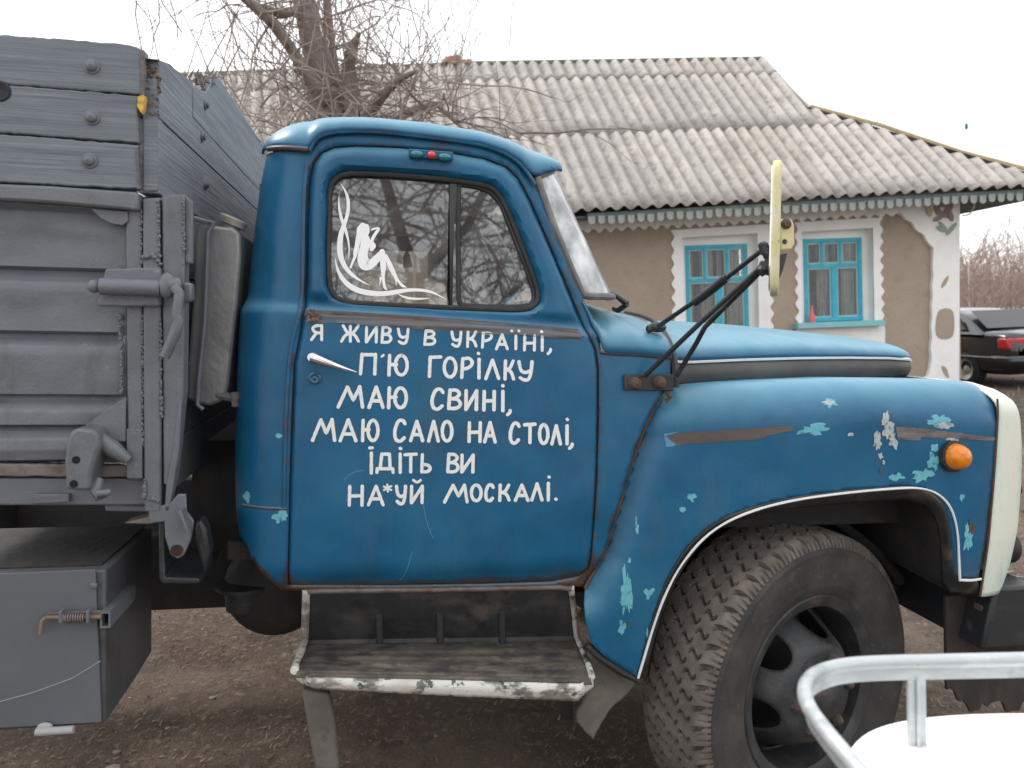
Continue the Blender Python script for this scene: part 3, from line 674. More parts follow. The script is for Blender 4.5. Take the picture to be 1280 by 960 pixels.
# rear corner press lines
mb = MB(); mb.tube([cabmap(p.x, p.y)+Vector((0, -.001, 0)) for p in PXc([(303, 631), (315, 633), (335, 635), (358, 636)])], .0038, 8); mb.w = [.8]*len(mb.v); mb.build('panel_joint', BLUE, cab)
mb = MB(); mb.tube([cabmap(p.x, p.y)+Vector((0, 0, 0)) for p in PXc(chaikin([(355, 634), (356, 560), (359, 480), (364, 430), (373, 400), (378, 370), (379, 300), (380, 240), (384, 205)], 2, False))], .006, 8); mb.w = [.45]*len(mb.v); mb.build('door_post_ridge', BLUE, cab)
mb = MB()
for cx, cy, rx, ry in ((350, 646, 9, 9), (309, 620, 5, 7), (349, 545, 5, 4)): blob(mb, DS, ragged(cx, cy, rx, ry), .001, 3, 0)
mb.build('turquoise_patch', TURQ, cab, 0, kind='stuff')

# ---- painted lettering, stroke by stroke
def oval(cx, cy, rx, ry): return [(cx+rx*math.sin(t), cy-ry*math.cos(t)) for t in np.linspace(0, 2*math.pi+.12, 18)]
G = {
 'Я': [[(1, 0), (1, 1)], [(1, .02), (.4, 0), (.05, .22), (.4, .52), (1, .52)], [(.5, .52), (0, 1)]],
 'Ж': [[(.52, 0), (.52, 1)], [(.1, 0), (.3, .42), (.52, .5)], [(1, 0), (.75, .42), (.52, .5)], [(.52, .48), (.22, .6), (0, 1)], [(.52, .48), (.8, .6), (1, 1)]],
 'И': [[(0.03, 0), (0, 1)], [(.03, .98), (.97, .04)], [(1, 0), (.97, 1)]],
 'В': [[(.12, 0), (0, 1)], [(.12, .02), (.7, 0), (1, .22), (.6, .46), (.1, .48)], [(.1, .48), (.8, .48), (1.08, .78), (.7, 1), (0, .98)]],
 'У': [[(0, 0), (.12, .5), (.5, .62), (.85, .5)], [(1, 0), (.93, .6), (.75, 1), (.4, 1.02), (.05, .86)]],
 'К': [[(.05, 0), (0, 1)], [(.95, 0), (.6, .42), (.1, .5)], [(.3, .48), (.75, .6), (1, 1)]],
 'Р': [[(.1, 0), (0, 1)], [(.1, .02), (.8, -.04), (1.1, .25), (.7, .5), (.05, .56)]],
 'А': [[(0, 1), (.52, 0)], [(.52, 0), (1, 1)], [(.2, .68), (.82, .68)]],
 'Л': [[(0, 1), (.52, 0)], [(.52, 0), (1, 1)]],
 'І': [[(.5, 0), (.45, 1)]], 'Н': [[(0.04, 0), (0, 1)], [(1, 0), (.97, 1)], [(.02, .52), (.98, .5)]],
 'П': [[(.1, 0), (0, 1)], [(.08, .03), (1, .03)], [(1, 0), (.95, 1)]],
 'Ю': [[(.04, 0), (0, 1)], [(.02, .48), (.42, .46)], oval(.68, .5, .33, .5)],
 'Г': [[(.08, 0), (0, 1)], [(.06, .02), (1, 0)]], 'О': [oval(.5, .5, .5, .5)],
 'М': [[(0, 1), (.38, .02)], [(.38, .02), (.62, .66), (.62, .66), (.88, .02)], [(.88, .0), (1, 1)]],
 'С': [[(1, .16), (.8, -.03), (.35, 0), (.02, .5), (.1, .95), (.55, 1.06), (.95, .84)]],
 'Т': [[(0, .03), (1, .0)], [(.52, .03), (.5, 1)]],
 'Д': [[(.02, 1), (.06, .8)], [(.04, .8), (.97, .8)], [(.97, .8), (1, 1)], [(.22, .8), (.32, .02)], [(.32, .02), (.78, .02)], [(.78, .02), (.82, .8)]],
 'Ь': [[(.08, 0), (0, 1)], [(0, .98), (.7, 1.0), (1.08, .78), (.7, .58), (.05, .58)]]}
ROWS = [
 ('Я', 387.5, 405, 404, 426.5), ('Ж', 425, 405, 450, 428.5), ('И', 456, 407, 472.5, 429.5), ('В', 475.5, 407, 490.5, 430), ('У', 496, 409, 512, 431), ('В', 529, 412, 545.5, 432.5), ('У', 563, 413, 578, 434.5), ('К', 582.5, 413, 597, 435), ('Р', 601, 414.5, 616, 436), ('А', 618.5, 416.5, 636, 438), ('І', 642, 418, 647.5, 438), ('Н', 653.5, 418, 670, 439.5), ('І', 674.5, 419, 681, 440), None,
 ('П', 448.5, 440.5, 471.5, 469.5), ('Ю', 484, 442, 511, 471), ('Г', 534.5, 444, 553, 472.5), ('О', 553, 445, 572, 473.5), ('Р', 575, 446, 592, 474), ('І', 595.5, 447, 602, 474.5), ('Л', 605, 448, 625.5, 475.5), ('К', 629, 449, 644, 476), ('У', 646.5, 450, 667, 477), None,
 ('М', 420.5, 481, 455.5, 511), ('А', 459, 481.5, 481, 511.5), ('Ю', 483.5, 482.5, 510, 512), ('С', 537, 484.5, 556, 513), ('В', 558.5, 485, 577.5, 513), ('И', 580, 486, 598, 514), ('Н', 602.5, 487, 620, 514.5), ('І', 625.5, 487, 631.5, 515.5), None,
 ('М', 388.5, 522, 420.5, 552.5), ('А', 423, 522.5, 447, 553), ('Ю', 451, 523, 474.5, 553), ('С', 490.5, 523.5, 508.5, 553), ('А', 511, 524.5, 530.5, 553), ('Л', 533.5, 524.5, 550, 553.5), ('О', 550.5, 524.5, 567, 553.5), ('Н', 584, 526, 602.5, 554), ('А', 603.5, 526, 621, 554.5), ('С', 635, 527, 651, 555.5), ('Т', 653.5, 528, 671, 555.5), ('О', 672, 528.5, 687, 556.5), ('Л', 687.5, 530, 702.5, 557), ('І', 705.5, 530, 712, 557), None,
 ('І', 461, 564, 467.5, 593.5), ('Д', 468.5, 565, 493.5, 592.5), ('І', 498, 565, 502.5, 592.5), ('Т', 504, 565.5, 522.5, 592), ('Ь', 525, 566, 540, 592), ('В', 557.5, 565.5, 574.5, 592), ('И', 575, 566.5, 593.5, 592), None,
 ('Н', 434.5, 605.5, 455, 633.5), ('А', 458.5, 605.5, 481, 633), ('У', 493.5, 605.5, 509, 631.5), ('И', 512, 605.5, 530, 630.5), ('М', 553.5, 604, 586, 629.5), ('О', 587, 604, 603.5, 628), ('С', 604.5, 604, 618.5, 627.5), ('К', 622.5, 604, 638.5, 627.5), ('А', 642, 604, 662, 627.5), ('Л', 662.5, 602.5, 679.5, 627), ('І', 682.5, 602, 688, 627)]
EXTRA = {0: [[(639.3, 413.3), (640, 413.8)], [(648.3, 413.3), (648.8, 413.8)], [(676.5, 414.5), (677.2, 415)], [(688, 436.5), (688, 439), (684.5, 442.5)]],
 1: [[(479.5, 443.8, 3), (477, 445.8, 2.6)], [(597.6, 441.6), (598.4, 442)]],
 2: [[(628.2, 482), (628.8, 482.4)], [(637.5, 513), (637.5, 515.5), (634, 518.5)]],
 3: [[(708.8, 524), (709.3, 524.5)], [(715, 555), (715, 557.5), (711.5, 560.5)]],
 4: [[(462, 559.8), (465.5, 559.6)], [(500, 560.3), (501, 560.6)]],
 5: [[(484.2, 605.5, 2.6), (484.8, 614.5, 2.6)], [(479.8, 608, 2.6), (489.2, 612.5, 2.6)], [(489.2, 607.5, 2.6), (479.8, 612.5, 2.6)], [(516.5, 600, 3.2), (521.5, 603.5, 3.2), (526, 599.8, 3.2)], [(685.8, 596), (686.4, 596.3)], [(694.5, 623.5), (695, 624)]]}
WD = [3.7, 4.3, 4.5, 4.4, 4.2, 4.2]; row = 0; LS = Skin(door, cab, belt)
for it in ROWS+[None]:
    if it is None:
        for s in EXTRA[row]:
            mb = MB(); ribbon(mb, LS, s, WD[row]*.95 if len(s[0]) < 3 else 0, .0009); mb.build('letter_mark', WHITEP, door, 0)
        row += 1; continue
    ch, a, b, c, d = it; wd = WD[row]; h = wd/2; mb = MB()
    for s in G[ch]: ribbon(mb, LS, [(a+h+(c-a-wd)*x, b+h+(d-b-wd)*y) for x, y in s], wd, .0009, .16)
    mb.build('painted_letter', WHITEP, door, 0)
# scratches
mb = MB(); 
for s in ([(748, 497), (700, 512), (640, 540), (560, 575)], [(528, 620), (532, 650), (541, 672)], [(430, 600), (440, 590), (455, 588)], [(515, 690), (508, 715), (500, 725)]): ribbon(mb, DS, [(x, y, 1.1) for x, y in s], 1, .0006)
mb.build('scratch', M('scratch_grey', (.07, .2, .32), .6), door, 0, kind='stuff')

# ---- white vinyl sticker on the window: swirls and a seated lady in silhouette
GS = Skin(pn, pv)
def zz(l): return [(400+x/5.333, 210+y/5.333, w/5.333) for x, y, w in l]
mb = MB()
for l in ([(132, 97, 2), (160, 135, 10), (180, 180, 18), (190, 230, 22), (188, 290, 22), (175, 340, 24), (155, 395, 30), (140, 440, 34), (132, 500, 38), (132, 560, 38), (142, 610, 34), (170, 665, 30), (205, 705, 24), (250, 740, 16), (300, 768, 8), (330, 780, 2)],
          [(128, 182, 2), (124, 220, 10), (128, 270, 16), (140, 330, 20), (158, 380, 22), (176, 430, 18), (190, 490, 13), (196, 550, 8), (190, 612, 2)],
          [(103, 602, 2), (108, 650, 14), (130, 710, 24), (170, 765, 32), (220, 802, 36), (280, 825, 36), (360, 838, 34), (440, 838, 32), (510, 826, 30), (580, 814, 24), (650, 812, 20), (720, 820, 18), (775, 840, 12), (840, 876, 2)],
          [(520, 840, 4), (560, 862, 14), (620, 873, 16), (690, 872, 10), (735, 868, 2)],
          [(285, 385, 40), (275, 410, 62), (268, 440, 48), (252, 490, 34), (242, 530, 24), (225, 575, 14), (230, 590, 4)],
          [(305, 395, 46), (310, 430, 44), (308, 445, 26)],
          [(300, 440, 22), (305, 475, 66), (300, 520, 62), (285, 570, 60), (285, 610, 76), (300, 645, 84), (330, 650, 60), (370, 615, 50), (405, 575, 44), (418, 560, 32)],
          [(345, 500, 30), (352, 520, 50), (342, 545, 24)],
          [(335, 520, 16), (350, 470, 22), (375, 430, 20), (398, 404, 14), (370, 402, 14), (345, 412, 12)],
          [(262, 470, 22), (250, 530, 24), (235, 590, 20), (212, 640, 14), (205, 662, 16)],
          [(414, 556, 34), (420, 600, 42), (422, 660, 40), (420, 710, 22), (424, 760, 18), (432, 800, 20), (446, 812, 6)],
          [(405, 735, 18), (402, 760, 8), (397, 780, 4)],
          [(440, 580, 14), (462, 640, 34), (485, 690, 32), (505, 730, 20), (530, 765, 16), (552, 788, 20), (575, 795, 6)],
          [(505, 735, 16), (507, 762, 6), (508, 784, 4)]):
    ribbon(mb, GS, zz(l), 5, -.004 if False else .0012, .03)
mb.build('vinyl_sticker', STICK, door, 0)
# ---- cab interior
ZF = .97
mb = MB(); mb.box((-.84, .12, ZF-.05), (.25, 1.98, ZF)); mb.build('cab_floor', DARK, truck)
mb = MB(); mb.box((-.82, .24, ZF), (-.80, 1.86, 1.55)); mb.box((-.745, .26, 1.55), (-.73, .45, 2.0)); mb.box((-.745, 1.65, 1.55), (-.73, 1.84, 2.0)); mb.box((-.745, .45, 1.92), (-.73, 1.65, 2.0)); mb.build('cab_back_wall', BLUE, truck)
mb = MB(); mb.box((-.72, .18, 1.18), (-.2, 1.92, 1.34)); st = mb.build('bench_seat', SEAT, truck, bevel=.03)
mb = MB(); mb.box((-.80, .55, 1.34), (-.66, 1.92, 1.85)); mb.build('seat_back', SEAT, st, bevel=.03)
mb = MB(); mb.box((.0, .15, 1.35), (.16, 1.95, 1.50)); ds_ = mb.build('dashboard', BLACK, truck, bevel=.02)
mb = MB(); c = Vector((-.12, 1.5, 1.58)); ax = Vector((.75, 0, -.66)).normalized(); u = Vector((0, 1, 0)); v = ax.cross(u)
ring = [c+(u*math.cos(t)+v*math.sin(t))*.21 for t in np.linspace(0, 2*math.pi, 33)[:-1]]; mb.tube(ring, .013, 8, closed=True); mb.tube([c, c+ax*.4], .018, 8)
for t in (0.3, math.pi-.3, math.pi*1.5): mb.tube([c, c+(u*math.cos(t)+v*math.sin(t))*.21], .009, 6)
mb.build('steering_wheel', BLACK, truck)
mb = MB(); mb.prism([(-.03, 1.93, 1.5), (.04, 1.93, 1.5), (-.10, 1.90, 1.96), (-.17, 1.90, 1.96)], (0, .035, 0)); fixn(mb); mb.build('far_windscreen_pillar', INBLUE, truck, bevel=.005)
mb = MB(); mb.box((-.20, 1.2, 1.78), (-.05, 1.9, 1.93)); mb.build('sun_visor', BLACK, truck, bevel=.01)
mb = MB(); mb.box((-.78, .2, 1.935), (-.12, 1.9, 1.95)); mb.build('headlining', SEAT, truck)
TAS = M('red_tassel', (.42, .04, .035), .8); cur = None
for i, x in enumerate((-.66, -.55, -.44, -.33)):
    q = Vector((x, 1.3, 1.93)); mb = MB(); mb.tube([q, q+Vector((0, 0, -.05)), q+Vector((0, 0, -.075)), q+Vector((.006, 0, -.12))], [.003, .005, .016, .02], 8); mb.build('hanging_tassel', TAS, truck)

# ---- step under the door
rows = [((386, 741), (712, 735), .03), ((385, 756), (715, 750), .06), ((385, 775), (717, 769), .10), ((385, 793), (719, 787), .145), ((384, 800), (720, 795), .165), ((382, 806), (722, 802), .16), ((379, 814), (725, 811), .11), ((375, 826), (731, 827), .03), ((371, 840), (738, 847), -.06), ((370, 846), (740, 855), -.09)]
def stp(u, v):
    k = v*(len(rows)-1); i = min(int(k), len(rows)-2); f = k-i; (l0, r0, y0), (l1, r1, y1) = rows[i], rows[i+1]
    a = l0[0]+(r0[0]-l0[0])*u; b = l0[1]+(r0[1]-l0[1])*u; c = l1[0]+(r1[0]-l1[0])*u; d = l1[1]+(r1[1]-l1[1])*u
    q = P(a, b, y0).lerp(P(c, d, y1), f)
    if v > .66: q.z += .0035*(1 if math.sin(v*95) > 0 else 0)*(1 if .04 < u < .96 else 0)
    q.z -= .012*max(0, u-.2)*0; return tuple(q)
k = 60
step = MB().grid(60, 28, lambda u, v: stp(u, v*.55)).build('step_back_panel', STEPB, truck, 40, solid=.003)
tr = MB().grid(60, 60, lambda u, v: stp(u, .55+v*.45)).build('step_tread', STEPT, truck, 40, solid=.003)
mb = MB()                                                        # flaking white edging: left flange, front lip, right flange
Ledge = [(383, 740), (382, 770), (381, 797), (376, 815), (369, 832), (369, 845)]
def strip(pts, y0s, off, name, mat, w):
    mb = MB(); pts2 = [P(a, b, y) for (a, b), y in zip(pts, y0s)]; mb.tube(pts2, w, 8); return mb.build(name, mat, tr, 60)
strip([(383, 738), (382, 770), (381, 798), (377, 813), (371, 828), (368, 838)], [.03, .09, .155, .11, .03, -.05], 0, 'step_flange', STEPW, .011)
strip([(714, 734), (718, 768), (721, 796), (727, 812), (734, 828), (740, 846)], [.03, .09, .165, .11, .03, -.06], 0, 'step_flange', STEPW, .009)
strip([(384, 739), (540, 737), (700, 734), (714, 736)], [.03, .03, .03, .03], 0, 'step_flange', BARE, .008)
def lipf(u, v):
    a = 370+372*u; b = interp([(370, 840), (385, 846), (560, 850), (725, 854.5), (742, 848)])(a); c = interp([(370, 850), (391, 861), (560, 870), (721, 877), (742, 858)])(a)
    yb = -.095+.06*max(0, abs(u-.5)-.46)/.04; c += 1.2*noise.noise((a*.11, 0, 0)); q = P(a, b+(c-b)*v, yb-.008*math.sin(v*math.pi)); return tuple(q)
MB().grid(110, 7, lipf).build('step_front_lip', STEPW, tr, 60, solid=.004)
for px in (474, 550, 628):
    slab([(px-4, 752), (px+4, 752), (px+5, 806), (px-4, 806)], P(px, 780, .1).y-.012, .02, 'step_rib', BLACK, step, .004)
slab([(377, 862), (412, 868), (419, 900), (425, 962), (394, 962), (386, 920)], .02, .03, 'step_bracket', MUDR, truck, .006)
slab([(700, 866), (716, 868), (716, 900), (704, 900)], .3, .03, 'step_bracket', DARK, truck, .004)
slab([(735, 812), (750, 822), (775, 838), (797, 850), (786, 868), (766, 884), (754, 902), (742, 926), (731, 915), (721, 903), (722, 893), (732, 872), (737, 845)], .045, .02, 'mud_flap', MUDR, truck, .006, 1.5)
mb = MB(); mb.tube([P(a, b, .01) for a, b in [(733, 806), (748, 820), (775, 838), (799, 851)]], [.012, .013, .014, .01], 8); mb.build('wing_bottom_flange', LIP, fen)

# ---- front wheel, turned away from us
C0 = P(1012, 858, .09); C0.z = .473; th = rad(20)
wax = Vector((math.sin(th)*1.0, -math.cos(th), 0))                # outward axis of the wheel
wx = Vector((math.cos(th), math.sin(th), 0)); wz = Vector((0, 0, 1))
wheel = empty('front_wheel', parent=truck, loc=(0, 0, 0)); del_ = wheel
RT_, WT = .485, .262
def tyre_r(w_):                                                   # section: w_ in -1..1 across
    return RT_-.010*abs(w_)**2
NT, NW, PIT = 1508, 60, 52
vs = []
def zig(t): return float(np.interp(t, [-1, -.55, .0, .55, 1], [.35, -1, 0, 1, -.35]))
for i in range(NT):
    q = i/NT*2*math.pi; ph = (i/NT*PIT) % 1.0
    for j in range(NW+1):
        ww = -1+2*j/NW; h = .0; aw = abs(ww)
        for n_c, cw_ in enumerate((-.51, -.17, .17, .51)):
            t = (ww-cw_)/.165
            if abs(t) < 1:
                dlt = (ph-.5*(n_c % 2)-.30-.17*zig(t)+1.5) % 1-.5
                if abs(dlt) < .10: h = -.020
        if .71 < aw < .88:                                        # outer lugs, hooked at the inner end
            dlt = (ph-.1-.18*(1-(aw-.71)/.17)+1.5) % 1-.5
            if abs(dlt) < .125: h = -.022
        if aw >= .88:
            if ((ph*3) % 1) < .38: h = -.010
        if aw > .76: h -= .034*((aw-.76)/.24)**1.8
        vs.append(C0+wax*(ww*WT/2*1.04-.11)+(wx*math.cos(q)+wz*math.sin(q))*(tyre_r(ww)+h))
mb = MB(); mb.add(vs, [(i*(NW+1)+j, ((i+1) % NT)*(NW+1)+j, ((i+1) % NT)*(NW+1)+j+1, i*(NW+1)+j+1) for i in range(NT) for j in range(NW)])
tyre = mb.build('tyre', TYRE, wheel, 60)
cap_ = MB()
mbt = mb; tyre.data.materials.clear(); tyre.data.materials.append(TREAD)
wo_ = C0-wax*.11
prof = [(WT/2*.98, .446), (WT/2*1.035, .438), (WT/2*1.07, .42), (WT/2*1.085, .395), (WT/2*1.07, .36), (WT/2*1.02, .33), (WT/2*.95, .305), (WT/2*.90, .292), (WT/2*.84, .284)]
pr2 = []
for i in range(len(prof)-1):
    for k_ in range(3): pr2.append((prof[i][0]+(prof[i+1][0]-prof[i][0])*k_/3, prof[i][1]+(prof[i+1][1]-prof[i][1])*k_/3))
pr2.append(prof[-1])
pr2 = [(d+(.004 if .424 < r < .434 else 0)+(.003 if .32 < r < .33 else 0)-(.003 if .352 < r < .36 else 0), r) for d, r in pr2]
MB().lathe(wo_, wax, pr2, 96).build('tyre_sidewall', TYRE, tyre, 60)
MB().lathe(wo_, wax, [(-d, r) for d, r in pr2], 96).build('tyre_sidewall', TYRE, tyre, 60)
rimp = [(WT/2*.90, .291), (WT/2*.93, .286), (WT/2*.91, .272), (WT/2*.88, .262), (WT/2*.84, .252), (WT/2*.6, .248), (WT/2*.2, .245), (-.02, .243), (-WT/2*.9, .25), (-WT/2, .285)]
rim = MB().lathe(wo_, wax, rimp, 72).build('rim', RIM, wheel, 40)
# dished disc with six oval hand holes
def dz(r): return float(np.interp(r, [0, .06, .115, .14, .165, .20, .228, .245], [.155, .155, .155, .15, .125, .055, .012, .0]))
circ = [Vector((.244*math.cos(t), .244*math.sin(t))) for t in np.linspace(0, 2*math.pi, 73)[:-1]]
hl = []
for k_ in range(6):
    a0 = k_*math.pi/3+.30; cc = Vector((math.cos(a0), math.sin(a0)))*.192; tt = Vector((-math.sin(a0), math.cos(a0)))
    hl.append([cc+cc.normalized()*.037*math.cos(t)+tt*.054*math.sin(t) for t in np.linspace(0, 2*math.pi, 25)[:-1]])
V, Fc, _ = tri2d(circ, hl, .014)
DISC = M('dusty_dark_disc', (.025, .027, .03), .45, .1, [((.085, .085, .085), 7, .42, .68, .8), ((.13, .06, .04), 26, .64, .72, .8)], (70, .0015))
MB().add([wo_+wax*(-.01+dz(math.hypot(a, b)))+wx*a+wz*b for a, b in V], Fc).build('wheel_disc', DISC, wheel, 50, solid=.008)
MB().lathe(wo_, wax, [(-.09, .001), (-.09, .2), (-.03, .205), (-.02, .19), (-.02, .001)], 40).build('brake_drum', DARK, wheel, 40)
MB().lathe(wo_, wax, [(.13, .078), (.165, .074), (.185, .066), (.195, .05), (.20, .001)], 30).build('hub', RIM, wheel, 50)
for k_ in range(6):
    a0 = k_*math.pi/3+.1; c = wo_+wax*.146+(wx*math.cos(a0)+wz*math.sin(a0))*.112
    mb = MB(); NUT = M('dull_nut', (.07, .058, .055), .7, .2, [((.12, .06, .04), 40, .5, .6, .8)]); mb.lathe(c, wax, [(-.01, .021), (.010, .021), (.016, .019), (.026, .016), (.034, .009), (.037, .001)], 8); mb.build('wheel_nut', NUT, wheel, 30)
# far front wheel, plain turned shape of the same size
mb = MB(); mb.lathe(Vector((C0.x, 1.98, .473)), Vector((math.sin(th), -math.cos(th), 0)), [(-.12, .28), (-.13, .38), (-.11, .45), (-.09, .482), (.09, .482), (.11, .45), (.13, .38), (.12, .28)], 48); fw_ = mb.build('front_wheel', TYRE, truck, 40)

# ---- chassis and dark running gear
zc1 = P(250, 776, .45).z
mb = MB(); mb.box((-4.6, .55, zc1), (1.35, .62, zc1+.24)); ch = mb.build('chassis_rail', DARK, truck, bevel=.008)
mb = MB(); mb.box((-4.6, 1.45, zc1), (1.35, 1.52, zc1+.24)); mb.build('chassis_rail', DARK, truck, bevel=.008)
for x in (-3.2, -2.0, -.9, .35, 1.25):
    mb = MB(); mb.box((x, .62, zc1+.03), (x+.08, 1.45, zc1+.2)); mb.build('cross_member', DARK, truck)
mb = MB(); mb.cyl((-.55, .75, .85), (.2, .85, .85), .2, .22); mb.cyl((.2, 1.0, .85), (.9, 1.0, .9), .28, .3); mb.cyl((-3.5, 1.0, .6), (-.5, 1.0, .75), .05); mb.build('gearbox', DARK, truck)
q = P(345, 791, .35); mb = MB(); mb.lathe((q.x, .25, q.z+.15), (0, 1, 0), [(0, .001), (.01, .08), (.04, .13), (.08, .15), (.4, .15), (.44, .12), (.45, .001)], 32); mb.build('air_tank', DARK, truck)
mb = MB(); mb.box((-1.0, .42, zc1+.1), (-.72, 1.7, 1.2)); mb.build('cab_mount_crossbeam', DARK, truck)
q = P(305, 735, .3); mb = MB(); mb.lathe((q.x, .3, q.z-.06), (0, 0, 1), [(0, .001), (0, .05), (.06, .055), (.065, .08), (.075, .08), (.08, .03), (.1, .015), (.1, .001)], 24); mb.build('filter_bowl', BLACK, truck)
mb = MB(); mb.tube([(.86, .5, .5), (.86, 1.6, .5)], .05, 12); mb.box((.3, .42, .62), (1.45, .5, .66)); mb.box((.45, .42, .58), (1.3, .5, .62)); mb.box((.6, .42, .54), (1.15, .5, .58)); mb.build('front_axle_and_spring', DARK, truck)
mb = MB(); mb.tube([(1.05, .45, .62), (1.2, .4, .95)], .03, 10); mb.tube([(1.0, .3, 1.0), (1.25, .3, .82), (1.38, .35, .7)], .018, 8); mb.build('shock_absorber', DARK, truck)
for y in (.15, 1.6):
    mb = MB(); mb.lathe((-2.95, y, .52), (0, 1, 0), [(0, .28), (-.03, .36), (-.02, .44), (.0, .482), (.22, .482), (.24, .44), (.25, .36), (.22, .28)], 48); mb.build('rear_wheel', TYRE, truck, 40)
# bumper and ragged rubber sheet at the front
zB = P(1250, 722, .1).z; mb = MB(); bb = P(1250, 722, .1)
mb.prism([(1.42, .02, zB-.20), (1.62, .02, zB-.20), (1.62, .02, zB), (1.46, .02, zB)], (0, 2.06, 0)); fixn(mb); bump_ = mb.build('front_bumper', BLACK, truck, bevel=.012)
rj = random.Random(4); bot = [(1184+x, 884+rj.uniform(-10, 8)-(16 if x < 14 else 0)) for x in range(0, 160, 5)]
slab([(1182, 746), (1240, 742), (1345, 735)]+bot[::-1], .12, .012, 'rubber_splash_sheet', M('old_rubber_sheet', (.03, .024, .021), .8, 0, [((.07, .052, .042), 12, .45, .7, .8, (1, 1, .3))], (40, .003)), truck, 0)
slab([(1228, 757), (1345, 815), (1345, 835), (1228, 770)], .05, .04, 'rusty_bracket', M('rust_pipe', (.12, .075, .05), .8, 0, [((.05, .035, .03), 30, .5, .7, .7)], (60, .003)), truck, .006)

# ---- mirror on its three arms
mir = empty('wing_mirror', parent=truck)
md_ = T.d(968, 290); md_ = Vector((md_.x, md_.y, 0)).normalized(); mn = Vector((md_.y, -md_.x, 0))
tp_, bt_ = P(971, 206, -.32), P(967, 370, -.32); o_ = (tp_+bt_)/2; hh = (tp_.z-bt_.z)/2
mb = MB(); pl = []
for t in np.linspace(0, 2*math.pi, 29)[:-1]:
    cx_ = math.copysign(abs(math.cos(t))**.35, math.cos(t)); sz_ = math.copysign(abs(math.sin(t))**.35, math.sin(t)); pl.append(o_+md_*cx_*.10+Vector((0, 0, 1))*sz_*hh-mn*.009)
pl = [p+Vector(((tp_.x-bt_.x)/(2*hh)*(p.z-o_.z), 0, 0)) for p in pl]
mb.prism(pl, mn*.020); fixn(mb); mb.build('mirror_backing', YELW, mir, bevel=.005)
MB().prism([p-mn*.0025+ (o_-p)*.05 for p in pl], -mn*.0) if False else None
mb = MB(); mb.prism([o_+(p-o_)*.93-mn*.0035 for p in pl], mn*.003); fixn(mb); mb.build('mirror_glass', CHROME, mir)
slab([(975, 274), (989, 273), (993, 280), (994, 305), (990, 312), (975, 313)], -.40, .02, 'mirror_clamp', YELW, mir, .004)
mb = MB(); q = P(982, 280, -.40); mb.lathe(q, (0, -1, 0), [(0, .012), (.006, .012), (.012, .008), (.013, .001)], 10); mb.build('clamp_bolt', RUST, mir)
mb = MB(); q = P(981, 302, -.401); mb.lathe(q, (0, -1, 0), [(0, .006), (.002, .005), (.0022, .001)], 10); mb.build('bolt_hole', BLACK, mir)
slab([(975, 318), (985, 316), (979, 338), (974, 350)], -.3, .012, 'mirror_stay', BLACK, mir, .002)
def arm(l, ys, r, name='mirror_arm', mat=BLACK): return MB().tube([P(a, b, y) for (a, b), y in zip(l, ys)], r, 8).build(name, mat, mir, 60)
arm([(957, 309), (912, 344), (868, 377), (824, 407)], [-.30, -.2, -.1, .04], .0068)
arm([(908, 347), (887, 364), (868, 378)], [-.195, -.14, -.1], .0125, 'arm_clamp')
arm([(955, 330), (880, 399), (806, 470)], [-.30, -.17, -.03], .0068)
arm([(957, 332), (940, 350), (881, 409), (871, 428), (846, 470)], [-.30, -.26, -.12, -.09, -.03], .0068)
mb = MB(); rj = random.Random(2)
for _ in range(16): c = P(rj.uniform(951, 963), rj.uniform(306, 340), -.31+rj.uniform(-.01, .01)); mb.ball(c, rj.uniform(.006, .013), 4, (1, 1, rj.uniform(.7, 1.8)))
mb.build('arm_joint', BLACK, mir)
slab([(781, 468), (842, 468), (842, 489), (781, 488)], -.02, .012, 'mirror_base_plate', BLACK, mir, .003, .8)
for a, b in ((793, 479), (824, 478)):
    mb = MB(); mb.lathe(P(a, b, -.02), (0, -1, 0), [(0, .019), (.012, .017), (.022, .012), (.026, .001)], 9); mb.build('base_bolt', RUST, mir, 40)
mb = MB(); q = P(822, 409, .06); mb.ball(q, .022, 6, (1.2, 1, .7)); mb.ball(P(812, 411, .06), .012, 5); mb.build('arm_foot', BLACK, mir)
mb = MB(); mb.tube([P(832, 488, -.01), P(838, 496, -.01), P(832, 502, -.005)], .007, 6); mb.build('loose_strap', RUST, mir)
# wiper stub
wp = MB(); wp.tube([P(757, 364, .3), P(772, 371, .28), P(784, 380, .26)], [.006, .008, .011], 8); wp.tube([P(784, 380, .26), P(773, 388, .3), P(768, 386, .34)], .009, 8); wp.build('wiper_arm', BLACK, truck)

# ================================================================== GREY BODY OF THE TRUCK
bed = empty('cargo_body', parent=truck)
XF = P(197, 200, -.13).x
def side_plank(poly, name='side_plank'): return slab(poly, -.14, .038, name, GREYW, bed, .003, 1.3)
p1 = side_plank([(-90, 33), (0, 43), (60, 47), (120, 52), (160, 55), (180, 62), (181, 90), (179, 118), (-90, 98)])
p2 = side_plank([(-90, 101), (20, 107), (172, 119.5), (172, 150), (173, 178), (-90, 159)])
p3 = side_plank([(-90, 162), (60, 172), (171, 181.5), (172, 210), (174, 236), (-90, 223)])
for (a, b), pp in zip(((115, 83), (115, 147), (112, 201)), (p1, p2, p3)):
    q = P(a, b, -.14); mb = MB(); mb.lathe(q, (0, -1, 0), [(-.001, .018), (.003, .0175), (.0045, .013), (.009, .0125), (.013, .008), (.014, .001)], 18); mb.build('bolt', GREY, pp, 50)
slab([(174, 61), (181, 66), (180, 118), (175, 118)], -.1425, .004, 'bare_end_grain', RAWWOOD, p1, 0, 1)
slab([(169, 185), (173, 184), (174, 236), (171, 236)], -.1425, .004, 'bare_end_grain', RAWWOOD, p3, 0, 1)
